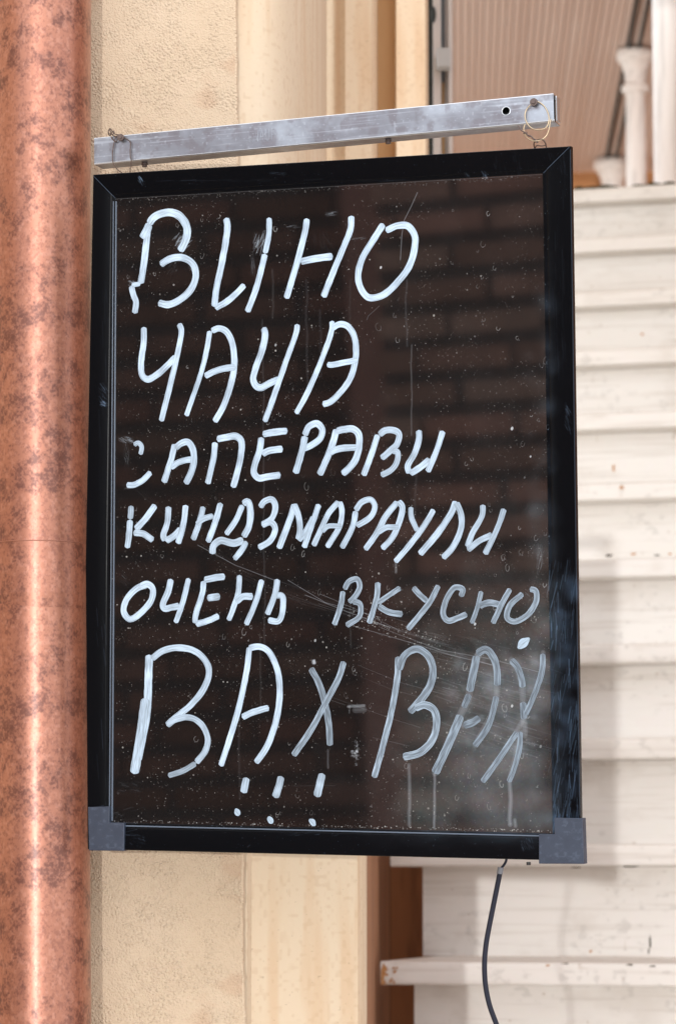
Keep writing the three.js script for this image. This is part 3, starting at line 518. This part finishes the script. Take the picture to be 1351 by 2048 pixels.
const prof = [[0, -0.0075], [0, -0.0012], [0.012, -0.0004], [0.035, 0], [0.07, -0.0001], [0.8, -0.0014], [0.83, -0.0017], [0.86, -0.0024], [0.97, -0.0026], [1, -0.003], [1, -0.0075]];
const ML = board(170.8, 1120), iML = board(224, 1120, -0.003), TL = board(186, 349), TR = board(1140, 292), BR = board(1160.5, 1722), BL = board(175, 1698.5), iTL = board(232, 397, -0.003), iTR = board(1084, 347, -0.003), iBR = board(1104, 1667, -0.003), iBL = board(219, 1645, -0.003);
part('frame_bar', bar(TL, TR, iTL, iTR, prof), frameMat, sign);
part('frame_bar', bar(TR, BR, iTR, iBR, prof), frameMat, sign, 'scuffed right bar');
part('frame_bar', bar(BR, BL, iBR, iBL, prof), frameMat, sign);
part('frame_bar', mergeGeometries([bar(ML, TL, iML, iTL, prof), bar(BL, ML, iBL, iML, prof)]), frameMat, sign);
const quad = (pts, z0, z1, bev = 0.0004) => { const s = new THREE.Shape(pts.map(([x, y]) => new THREE.Vector2(x, y))); return new THREE.ExtrudeGeometry(s, { depth: z1 - z0 - bev, bevelEnabled: true, bevelThickness: bev, bevelSize: bev, bevelOffset: -bev, bevelSegments: 2 }).translate(0, 0, z0); };
part('writing_panel', sheetUV(quad([board(229, 396, -0.003), board(1087, 345, -0.003), board(1107, 1670, -0.003), board(216, 1648, -0.003)], -0.0075, -0.003)), panelMat, sign);
part('back_cover', quad([board(196, 356), board(1134, 300), board(1154, 1715), board(188, 1692)], -0.0098, -0.0078), edgeDark, sign);
// clear edge of the acrylic along the left and the bottom
part('acrylic_edge', quad([board(229.5, 402), board(231.5, 402), board(223.8, 1642), board(221.4, 1642)], -0.0036, -0.0018, 0.0002), edgeMat, sign);
part('acrylic_edge', quad([board(225, 402), board(226.3, 402), board(218.4, 1640), board(216.8, 1640)], -0.0036, -0.0012, 0.0002), edgeMat, sign);
part('acrylic_edge', quad([board(249, 1650.6), board(1077, 1670.6), board(1077, 1673.2), board(249, 1653.2)], -0.0036, -0.0014, 0.0002), edgeMat, sign);
part('corner_block', quad([[176, 1614], [219.5, 1613], [219, 1645], [248.5, 1646], [248, 1702], [178, 1701]].map(([x, y]) => board(x, y, 0.002)), -0.0085, 0.0022, 0.0007), blockMat, sign);
part('corner_block', quad([[1107, 1635.5], [1164, 1636.5], [1167, 1728], [1076.5, 1727.5], [1076.5, 1668.5], [1107.5, 1668.5]].map(([x, y]) => board(x, y, 0.002)), -0.0085, 0.0022, 0.0007), blockMat, sign);
const bolt = (px, row) => { const [x, y] = board(px, row, -0.006); part('cover_screw', new THREE.CylinderGeometry(0.0022, 0.0022, 0.003, 12).translate(x, y, -0.006), edgeDark, sign); };
bolt(1056, 1727);

// handwriting: one part per letter, each stroke [width mm, strength of the paint, x mm, y mm, ...] on the panel
const streak = tex(64, 512, (u, v) => { const a = fbm(u, v, 13, 5, 401, 3), b = noise(u, v, 30, 9, 404), e = smooth(0, 0.13, u) * smooth(0, 0.13, 1 - u); const k = 255 * (0.76 + 0.24 * smooth(0.25, 0.6, 0.6 * a + 0.4 * b)) * (0.93 + 0.07 * e); return [k, k, k]; }, 1, 0.07);
const streakThin = tex(64, 512, (u, v) => { const a = fbm(u, v, 11, 4, 411, 3), b = noise(u, v, 26, 7, 414), rim = 1 - smooth(0.02, 0.12, u) * smooth(0.02, 0.12, 1 - u); const k = 255 * (0.58 + 0.42 * sat(smooth(0.25, 0.75, 0.55 * a + 0.45 * b) + 0.7 * rim)); return [k, k, k]; }, 1, 0.05);
const chalk = std({ map: streak, vertexColors: true, roughness: 0.55 }), chalkThin = std({ map: streakThin, vertexColors: true, roughness: 0.45 });
let layer = 0;
function dotGeo([w, b, x0, y0, x1, y1]) {              // a dab of paint, rounded and a little ragged
  const dx = x1 - x0, dy = y1 - y0, L = Math.hypot(dx, dy), ux = dx / L, uy = dy / L, z = -0.003 + 0.0004, n = 30, id = layer++;
  const pos = [(x0 + x1) / 2000, (y0 + y1) / 2000, z], uv = [0.5, 0], c = [lerp(0.035, 0.55, b), lerp(0.042, 0.71, b), lerp(0.055, 0.88, b)], col = [...c], idx = [];
  for (let i = 0; i < n; i++) { const a = i / n * Math.PI * 2, r = 0.72 + 0.36 * noise(i / n, id / 97, 7, 97, 431) + 0.02 * Math.cos(4 * a), p = Math.cos(a) * (L + w) / 2 * r, q = Math.sin(a) * w / 2 * r; pos.push(pos[0] + (p * ux - q * uy) / 1000, pos[1] + (p * uy + q * ux) / 1000, z); uv.push(0.5 + 0.4 * Math.sin(a), p / 1000); col.push(...c); idx.push(0, i + 1, (i + 1) % n + 1); }
  const g = new THREE.BufferGeometry(); g.setAttribute('position', new THREE.Float32BufferAttribute(pos, 3)); g.setAttribute('uv', new THREE.Float32BufferAttribute(uv, 2)); g.setAttribute('color', new THREE.Float32BufferAttribute(col, 3)); g.setIndex(idx);
  g.setAttribute('normal', new THREE.Float32BufferAttribute(pos.map((_, i) => (i % 3 === 2 ? 1 : 0)), 3)); return g;
}
function strokeGeo([w, b, ...c]) {
  if (c.length === 4 && Math.hypot(c[2] - c[0], c[3] - c[1]) < w) return dotGeo([w, b, ...c]);
  const pts = []; for (let i = 0; i < c.length; i += 2) pts.push(new THREE.Vector3(c[i] / 1000, c[i + 1] / 1000, 0));
  const crv = new THREE.CatmullRomCurve3(pts, false, 'centripetal'), L = crv.getLength(), n = Math.max(10, Math.round(L / 0.0011)), pos = [], uv = [], col = [], idx = [], M = 4, id = layer++, hw = w / 1880, v0 = rnd() * 0.07;
  const z = -0.003 + 0.00022 + (id % 7) * 0.000045;
  for (let i = 0; i <= n; i++) {
    const t = i / n, s = t * L, p = crv.getPointAt(t), d = crv.getTangentAt(t), e = Math.min(s, L - s) / hw;
    const cap = e < 0.75 ? Math.sqrt(Math.max(0, 1 - (1 - e / 0.75) ** 2)) * 0.62 + 0.38 * Math.min(1, e / 0.3) : 1;
    const hl = hw * cap * (0.97 + 0.1 * (noise(t, id / 97, Math.ceil(L / 0.006) + 1, 97, 420) - 0.5) + 0.12 * (noise(t, id / 97, Math.ceil(L / 0.04) + 1, 97, 425) - 0.5)), hr = hw * cap * (0.97 + 0.1 * (noise(t, id / 97, Math.ceil(L / 0.006) + 1, 97, 421) - 0.5) + 0.12 * (noise(t, id / 97, Math.ceil(L / 0.04) + 1, 97, 426) - 0.5));
    const k = sat((b < 0.7 ? lerp(b, 0.7, 0.3) : b) * (0.86 + 0.34 * (noise(t, id / 97, Math.ceil(L / 0.012) + 1, 97, 422) - 0.4)) * (0.86 + 0.14 * smooth(0, 1.6, e)));
    for (let j = 0; j <= M; j++) {
      const u = j / M, o = lerp(-hl, hr, u);
      pos.push(p.x - d.y * o, p.y + d.x * o, z + 0.00003 * t); uv.push(u, s + v0);
      const q = Math.pow(k, 0.9); col.push(lerp(0.035, 0.6, q), lerp(0.042, 0.76, q), lerp(0.055, 0.94, q));
    }
  }
  for (let i = 0; i < n; i++) for (let j = 0; j < M; j++) { const a = i * (M + 1) + j; idx.push(a, a + M + 1, a + 1, a + 1, a + M + 1, a + M + 2); }
  const g = new THREE.BufferGeometry(); g.setAttribute('position', new THREE.Float32BufferAttribute(pos, 3)); g.setAttribute('uv', new THREE.Float32BufferAttribute(uv, 2)); g.setAttribute('color', new THREE.Float32BufferAttribute(col, 3)); g.setIndex(idx);
  g.setAttribute('normal', new THREE.Float32BufferAttribute(pos.map((_, i) => (i % 3 === 2 ? 1 : 0)), 3));
  return g;
}
const letters = [
  [[7,1,-197.3,291.6,-198.7,277.8,-202.1,252.7,-205.1,234.4], [8.4,0.95,-203.1,280.9,-201.6,284.3,-198.7,288.8,-196.2,293.8,-194.5,296.3], [4.8,0.9,-205.3,234.4,-210.6,234.1,-215.6,233.2], [6.3,0.85,-215.6,233.2,-213.8,224.5,-210.6,216.3,-211.9,203.7], [7.9,1,-196.2,295.6,-189.3,303.3,-175.5,306.8,-161.8,303,-153.4,290.5,-154.4,278,-161.2,265.7], [7.2,1,-183.3,253,-171.8,258.8,-158.1,259.3,-147,252.5,-143.5,240.9,-148.2,227.4,-160.6,216.5,-174.3,211.6,-185.6,214.1]], // first letter of row one
  [[6.6,0.95,-109.9,298.1,-108.2,288.3,-114.2,253.2,-121.1,221.6,-122.7,206.9], [6.4,0.95,-122.3,205.8,-110,211.5,-97.7,220.7,-89.4,228.8], [5.9,0.9,-62.6,296,-62.9,278.1,-67.1,259.2], [6.2,1,-67.1,259.2,-72.5,237.7,-79.1,217.6,-86.8,200.2]], // row one
  [[6.4,1,-21.4,293,-22.9,281.5,-29.5,257.5,-36.8,233.4,-44.1,212.1], [7,0.92,-28.4,249.3,-13.6,251.3,-2,252.4,6.9,253.1], [6.4,1,26.8,293.2,26.1,280.5,16.7,258,6.5,235.5,-3.6,211.7]], // row one
  [[6.6,0.97,61.1,283.4,48.2,264.6,38.1,248.9,33.8,233,36.6,219.4,45.1,209.6,59.4,211.1,75,223.1,87.8,238.6,93.5,254.4,94.3,269,87.3,279.4,76.7,280.6,63.2,276.2]], // row one
  [[6.5,0.95,-201.6,189.8,-201.8,174.4,-204.7,151.6,-203.3,139.6,-197.3,135.5,-185.4,141,-174.6,149.6,-165.4,158.2], [6,0.97,-162.5,191.9,-159.5,184.7,-162.2,167.9,-166.5,150.3,-172.4,127.7,-177.8,108.1,-182.2,91.4]], // row two
  [[5.3,0.93,-127.8,183,-131.6,161.9,-138,139.4,-145.6,118.9,-154.2,96], [6.4,0.97,-126.2,182.2,-118.8,184.9,-110.2,181.8,-103.3,169.7,-100.9,153.9,-101.8,139.2,-107.1,119.7,-114.6,102.2,-123.1,89.2], [6.2,0.9,-133.8,136.3,-123.1,140.9,-112.4,143.7,-99.1,144.5]], // row two
  [[6.7,0.95,-69.2,184.1,-66.9,178.2,-70.3,160.6,-77.2,143.2,-79.9,130.6,-76.2,124.1,-71.4,123,-60.9,127.5,-51.4,131.1], [5.7,0.97,-31.9,186.1,-33,177.8,-41.9,154.7,-51.4,129.6,-59.9,107.4,-67.8,87.6]], // row two
  [[5.4,0.96,5.6,188,5.6,179.3,-2.2,157.2,-12.7,133.2,-23.2,112.1,-33.7,94.9], [6.2,0.95,5.6,180.3,13.4,184,21.7,182.1,28.9,172.6,31.2,160.8,30.4,145.4,24.6,128.1,14.2,114.9,2.8,105.5,-5,103.6], [5.8,0.97,-0.2,144,5,143.3,18.5,145.3,33.5,147.2]], // row two
  [[4.9,0.7,-213.1,67.9,-208.2,70.1,-204.3,66.4,-205.3,57.6], [5.7,0.9,-221.4,27.2,-213.1,27,-203.2,31.4,-193.6,40]], // row three
  [[6.5,0.9,-166.8,68,-170,55.2,-174.2,42.3,-179.2,28.2], [6.5,0.85,-166.5,63.5,-159.4,68.5,-152.4,69.6,-146.8,62.3,-145.7,49.4,-148.9,37.9,-155,26.4], [6.2,0.9,-172.1,43.6,-163.7,48.6,-153.8,51.2,-144.7,52]], // row three
  [[6.2,0.95,-122.4,68.8,-123.8,54,-127.3,38.7,-130.8,25.9], [6.7,0.9,-120.6,71.7,-110.5,73,-99.4,73.9,-93.6,69.3,-93.2,58.4,-97.4,38,-102.6,21.5]], // row three
  [[6.6,0.95,-71.1,72.5,-73.2,59.2,-78.7,44,-79.3,36.3,-74.6,31.3,-65,32.1,-50.1,33.7], [6.9,0.92,-70.1,75.1,-60.7,76.7,-46.3,77.9,-42.6,77.8], [6.6,0.9,-70.7,55,-63.5,58.3,-47.7,59.8]], // row three
  [[6.6,0.92,-23.6,72.5,-27,58,-34.3,34.3], [6.6,0.9,-24.7,72.6,-19.5,81.7,-11.3,84.5,-5.5,79,-7.2,70.2,-16.8,62.8,-29.1,58.3]], // row three
  [[6.6,0.95,10.4,78.3,4.9,61,-1.9,46,-8.4,32.1], [6.8,0.95,9.7,76.1,17.2,77.8,28,77.9,33.6,72.9,34.4,61.5,30.6,47.7,23.8,39,16,32.6], [6.6,0.88,2.2,54.1,10.4,58.1,19.8,59.3,32,59.3]], // row three
  [[6,0.95,54.2,71.7,48.1,53.6,38.6,30.5], [6.5,0.75,55.5,71,61.6,75.3,70.9,75.4,76.5,71.7,74.9,61.7,68.2,55.6,57.7,47.3], [6.2,0.7,69.5,54.9,74.9,53.5,75.1,45.4,69.5,36.7,57.4,30.4]], // row three
  [[6.2,0.8,97.6,75.2,98,67.4,93.5,52.4,85.7,38.8,87.8,31.9], [6.2,0.85,88.1,31.5,100.1,38.5,109.4,45.8], [5.9,0.95,123.2,73.6,117.4,56.9,112.3,44.5,106.7,32.7]], // row three
  [[6.1,0.6,-216,5.8,-216.9,-8.7], [6.4,0.85,-216.9,-8.7,-218.4,-23.9,-220.2,-38.4], [7,0.9,-188.5,6,-199.4,-7.5,-211,-19.2], [6.4,0.85,-213.5,-22.2,-202.7,-23.4,-190.7,-30.5]], // row four
  [[6.3,0.85,-174.1,4.2,-175.3,-12.5,-179.8,-26.1,-177.4,-31], [6.7,0.85,-177.4,-31.4,-167.8,-26.3,-159.9,-19.1], [6.3,0.9,-154.6,5.3,-157.1,-12.8,-163.4,-34.7]], // row four
  [[6.3,0.85,-135.2,3.4,-139.8,-13.1,-146.9,-31.1], [5.7,0.75,-143.1,-15.3,-134.9,-9.4,-123.7,-6.6], [6.3,0.9,-116,6.8,-120.1,-7.4,-130.5,-33.7]], // row four
  [[6,0.9,-92,4.1,-98.9,-10.8,-110.6,-26], [6.6,0.85,-92,4.9,-86.6,7.3,-83.6,-0.6,-85.1,-17.1,-91.1,-29], [7.2,0.8,-125.4,-45.8,-124.2,-37.5,-116.9,-31.9,-102.2,-34.8,-91.1,-31.3], [5.9,0.85,-87.9,-32.8,-92.4,-41,-101.7,-51.4]], // row four
  [[6.2,0.85,-72.9,0.7,-68,7,-59.9,8.6,-56.2,1.9,-59.9,-10,-71.3,-16.6], [6.2,0.9,-71.3,-17,-60.8,-14.2,-56.2,-20.6,-61.6,-32.5,-74.9,-40.1]], // row four
  [[6.5,0.9,-34.9,3.8,-40.6,-11.8,-52.4,-41.3], [6.2,0.85,-36,4.2,-30.9,-9,-29.4,-22.5,-31.5,-32.6], [6.2,0.8,-31.5,-33.2,-23,-24.1,-14.6,-9.3], [5.9,0.9,-9,3.3,-16.5,-16.7,-25.4,-40.8]], // row four
  [[5.8,0.8,12.6,5.4,2.2,-5.2,-5.8,-19.9,-15.1,-39.1], [5.8,0.85,13.1,5.4,15.6,-2.4,13.3,-18.7,-0.7,-40.8], [5.2,0.75,-6.1,-24.7,0.6,-19.3,15.7,-19.5]], // row four
  [[6.1,0.85,30.5,-4.2,27.6,-19,15.2,-41.8], [5.8,0.85,30.1,-4.2,37.2,4.3,46.7,6.5,51.1,-0.1,46.6,-10.4,31.1,-19.5]], // row four
  [[6.1,0.8,75,4.1,62.4,-10.7,52.9,-26.8,40.2,-43.7], [6.1,0.8,75.3,4.4,79.7,-0.7,76.5,-16.9,69.4,-31.5,58,-42.9], [5.5,0.7,53.2,-26.8,62.4,-21.8,76.5,-21.3]], // row four
  [[5.5,0.75,89.1,-1.2,89.4,-11.2,95.9,-25.8], [5.8,0.8,113.3,-4.3,103.1,-20.3,89,-37.7,72,-56.4]], // row four
  [[6.3,0.8,136.6,3.4,131.1,-9,118.6,-26.4,98,-49.1], [6.3,0.75,136.6,2.3,141.9,-10.7,141.1,-25.3,132.5,-42.8,122.1,-53.2]], // row four
  [[5.7,0.75,164.4,-0.5,163.5,-11.1,152.7,-29.9,148,-42.7], [6,0.6,148,-45.7,160.3,-36.6,174.2,-30.3], [5.7,0.55,186.3,-4.9,180.4,-21.6,166.1,-50]], // row four
  [[6.5,0.95,-197.4,-75.4,-209.7,-79.8,-221.7,-92,-224.4,-103.3,-217.4,-111.1,-205.1,-104.8,-193.1,-90.9,-192,-79.7,-198.1,-75.4,-205.8,-77.8]], // row five
  [[6.7,0.85,-171.3,-70.1,-174.4,-82.6,-180.5,-96.6,-178.7,-100.5,-169.8,-99.5,-161.4,-97.7], [5.8,0.9,-151.4,-69.6,-157.6,-92.6,-166.3,-115.6]], // row five
  [[6.1,0.92,-134.7,-72.6,-136.3,-84.4,-143.9,-108.1,-144.2,-116.2], [6.1,0.9,-143.9,-117.1,-130.2,-113.1,-117.8,-108.5], [6.7,0.85,-134.7,-71.9,-122.6,-69.5,-111.2,-68.6], [7,0.8,-131.4,-90.3,-124.1,-89.5,-116.6,-88.5]], // row five
  [[5.8,0.9,-95.4,-67,-96.9,-84.8,-101.5,-98.6,-107.8,-113.6], [6.9,0.75,-100,-94.5,-92.4,-89.3,-80.4,-89.1], [5.8,0.95,-70.7,-71.9,-77.4,-93.3,-88.4,-118.2]], // row five
  [[6,0.85,-54.2,-71.6,-56.5,-86.6,-65.5,-107.9], [6,0.9,-56.2,-88.6,-49.3,-89,-47.9,-99.1,-52.8,-114,-64.7,-112.8]], // row five
  [[5.3,0.65,16.8,-84.4,14,-99.4,7,-118.9], [5.3,0.55,18,-83.2,23.2,-75.1,31.9,-72.9,34.4,-80.8,28.6,-91,22.6,-96], [5.3,0.5,26.8,-94.7,34.6,-97.5,34.5,-109.8,19.8,-119.5]], // row five
  [[5.6,0.65,54.1,-75.9,52.2,-92.9,44.3,-117.5], [4.9,0.6,77.9,-81.6,64.9,-89.6,53.4,-97.1], [5.6,0.6,54.3,-99.7,64.8,-105.7,80.3,-108.4]], // row five
  [[5.2,0.55,90.7,-81.4,98.2,-89.1,105.8,-95.9], [5.6,0.6,117.9,-79.6,108,-96.8,84.9,-123.7]], // row five
  [[5.5,0.5,141,-91.7,142.8,-83.9,134.8,-82.3,126.2,-93.6,122.6,-108.7,127.5,-114.8,138.2,-112.2,147.5,-108.4]], // row five
  [[4.5,0.45,162.3,-85.8,158.7,-100.6,151.9,-118.1], [6.2,0.5,159.9,-100.9,170.2,-97.6,182.5,-99.9], [5.1,0.5,192.3,-83.8,184.3,-97.4,173.9,-118.3]], // row five
  [[5.5,0.45,205.4,-88.7,191.3,-101.2,188.9,-112.5,196.5,-116.4,210.5,-109.3,219,-96.1,218.2,-86.4,212,-84.6]], // row five
  [[9.6,0.72,203,-139,209,-134.7]], // dot
  [[8.4,0.95,-195.9,-147.5,-196.5,-172.6,-198.2,-204.8,-202.6,-230.5,-208.9,-256.3], [10,0.8,-199.7,-191.9,-204.7,-225.4,-210.3,-256.3,-212.9,-269.9], [6.5,0.8,-193.1,-152,-180.7,-143.9,-162.4,-140.8,-144.2,-144.7,-132,-156,-129.2,-166.2,-134.5,-181.6,-149.9,-199.5,-165.3,-211.1,-176.2,-220.4], [6.2,0.75,-175.8,-219.5,-166.7,-213.9,-149.9,-211.8,-137.3,-218.9,-130.7,-232.7,-133.2,-245.4,-143.6,-258], [5.6,0.35,-143.6,-258,-158.3,-266.1,-174.8,-271.1]], // row six
  [[6.1,1,-84.6,-140.2,-87.4,-162.4,-95.7,-199.4,-105.4,-230,-116.3,-261.2], [6.4,0.95,-86,-141.4,-73.6,-139.8,-64,-144.7,-54.4,-163.8,-52,-189.1,-57.3,-219.5,-66.9,-242.4,-78.2,-257.5], [6.1,0.85,-93.3,-211.4,-80.6,-205.9,-63.4,-201.4]], // row six
  [[6.4,0.33,-18.5,-161.4,-10.5,-175.1,-4.1,-192.9,0.9,-216.6,2.1,-239.7], [5.9,0.55,17.6,-154.9,11.2,-172.7,-0.3,-192.9,-18.3,-223.8,-37.5,-249.8]], // row six
  [[6.1,0.65,75,-150.1,74.3,-169.2,67.9,-204.5,59,-237.5,49,-271.1], [7,0.4,75.8,-163.9,81.8,-149.4,94.4,-143.1,105.3,-148.3,111.5,-162.2,109.2,-177.4,99.1,-192.7,86.4,-205.8], [7,0.55,92.3,-201.8,102.9,-198.2,112.5,-203.4,115.4,-216,110.2,-233.6,97.7,-245.4,79.6,-250.3]], // row six
  [[7.6,0.3,157.4,-149.5,153.7,-165.7,149.4,-185.4], [6.1,0.16,149.4,-187.4,143.1,-201.2], [8.1,0.45,140.5,-208.1,128.4,-234.7,113.1,-266.4], [6.7,0.25,156.9,-148,166.2,-143.6,174.3,-151,178,-163.8,178.6,-179.5], [5.8,0.27,177.4,-189.3,175.2,-199.1,168.9,-218.8,154.5,-239], [6.7,0.25,143.2,-218.9,153.4,-214.9,160.2,-210.5]], // row six
  [[6.2,0.28,192.5,-153.5,199.1,-160.9,203.7,-173.6,204.4,-181.4], [6.2,0.24,204.6,-195.1,205.5,-212.2], [5.4,0.3,225.4,-147.7,224.3,-163.8,217.5,-185.3,207.1,-207.8], [5.4,0.4,198.8,-224.5,191.5,-234.3,177,-255,162.2,-274.2], [5.2,0.36,201.9,-224,200.8,-240.1,195.5,-259.7,189.5,-273.9]], // row six
  [[7.3,0.7,-88,-272,-90,-281,-91.6,-288]], // exclamation
  [[6.9,0.72,-98.8,-306.7,-97.6,-308]], // dot
  [[7.4,0.65,-50,-270.3,-53.2,-281.5,-56.9,-292.4]], // exclamation
  [[6.9,0.74,-62.9,-314.2,-61.8,-315.7]], // dot
  [[7.7,0.65,-5.9,-266.9,-9,-279.2,-12.1,-291]], // exclamation
  [[7,0.72,-17.3,-315.3,-15.8,-317]], // dot
];
for (const strokes of letters) {
  const b = strokes.reduce((s, q) => s + q[1], 0) / strokes.length;
  part(strokes.length === 1 && strokes[0][0] > 6.9 ? (strokes[0].length < 7 ? 'dot' : 'exclamation_mark') : 'letter', mergeGeometries(strokes.map(strokeGeo)), b < 0.62 ? chalkThin : chalk, sign, b < 0.3 ? 'half wiped letter' : undefined);
}

// power lead under the board
{
  const o = thing('power_cord', 'dark blue cord hanging down from the bottom of the signboard', 'cord');
  const d = 3.245, P = (l) => l.map(([x, y]) => at(x, y, d));
  part('cable', tube(P([[999, 1744], [996, 1760], [988, 1800], [978, 1850], [971, 1890], [968, 1930], [970, 1970], [978, 2010], [993, 2052], [1012, 2110], [1020, 2200], [1010, 2400]]), 0.0026, 160, false, 14), cordMat, o);
  part('lead_wire', tube(P([[1012, 1712], [1011, 1722], [1006, 1731], [1000, 1738], [999, 1746]]), 0.0013, 30, false, 10), cordMat, o);
  part('sleeve', tube(P([[1000.5, 1735], [999.3, 1741], [998.2, 1748]]), 0.0031, 12, false, 14), cordGrey, o);
}

// ---------------------------------------------------------------- across the alley, seen only as a reflection in the board
function brickWall(label, origin, yaw, len, height, y0, mats) {
  const o = thing('brick_wall', label, 'wall', origin); o.rotation.y = yaw;
  const bh = 0.05, j = 0.029, bl = 0.235, jl = 0.014, geos = [0, 1, 2].map((k) => { const g = new THREE.BoxGeometry(bl - k * 0.006, bh - k * 0.002, 0.09); return metreUV(g, [k * 0.07, k * 0.05]); });
  part('mortar_bed', box(len, height, 0.2, len / 2, height / 2 + 0.004, -0.112), mortar, o);
  for (let r = 0; r * (bh + j) < height - 0.05; r++) {
    if (r * (bh + j) < y0) continue;
    for (let x = (r % 2 ? -0.12 : 0) + rr(-0.03, 0.03); x < len; x += bl + jl) { const xa = Math.max(x, 0.002), xb = Math.min(x + bl, len - 0.002); if (xb - xa < 0.03) continue; const b = part('brick', geos[Math.floor(rnd() * 3)], mats[Math.floor(rnd() * 5)], o); b.scale.x = (xb - xa) / bl; b.position.set((xa + xb) / 2, r * (bh + j) + bh / 2 + 0.02, -0.045 + rr(-0.004, 0.004)); b.rotation.z = rr(-0.008, 0.008); }
  }
  return o;
}
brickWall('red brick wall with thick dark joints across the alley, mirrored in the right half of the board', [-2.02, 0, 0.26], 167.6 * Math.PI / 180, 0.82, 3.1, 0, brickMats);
brickWall('red brick wall, shade put into its colour, across the alley beyond the smooth pier, mirrored in the left half of the board', [-2.9, 0, 0.25], 150.5 * Math.PI / 180, 1.7, 3.1, 0, brickShade);
{
  const o = thing('brick_pier', 'smooth brownish red pier between the two mirrored brick walls', 'pier', [-2.845, 0, 0.15]);
  o.rotation.y = 160 * Math.PI / 180;
  part('pier_shaft', box(0.15, 3.1, 0.12, 0, 1.554, 0), pierMat, o);
}

renderer.render(scene, camera);
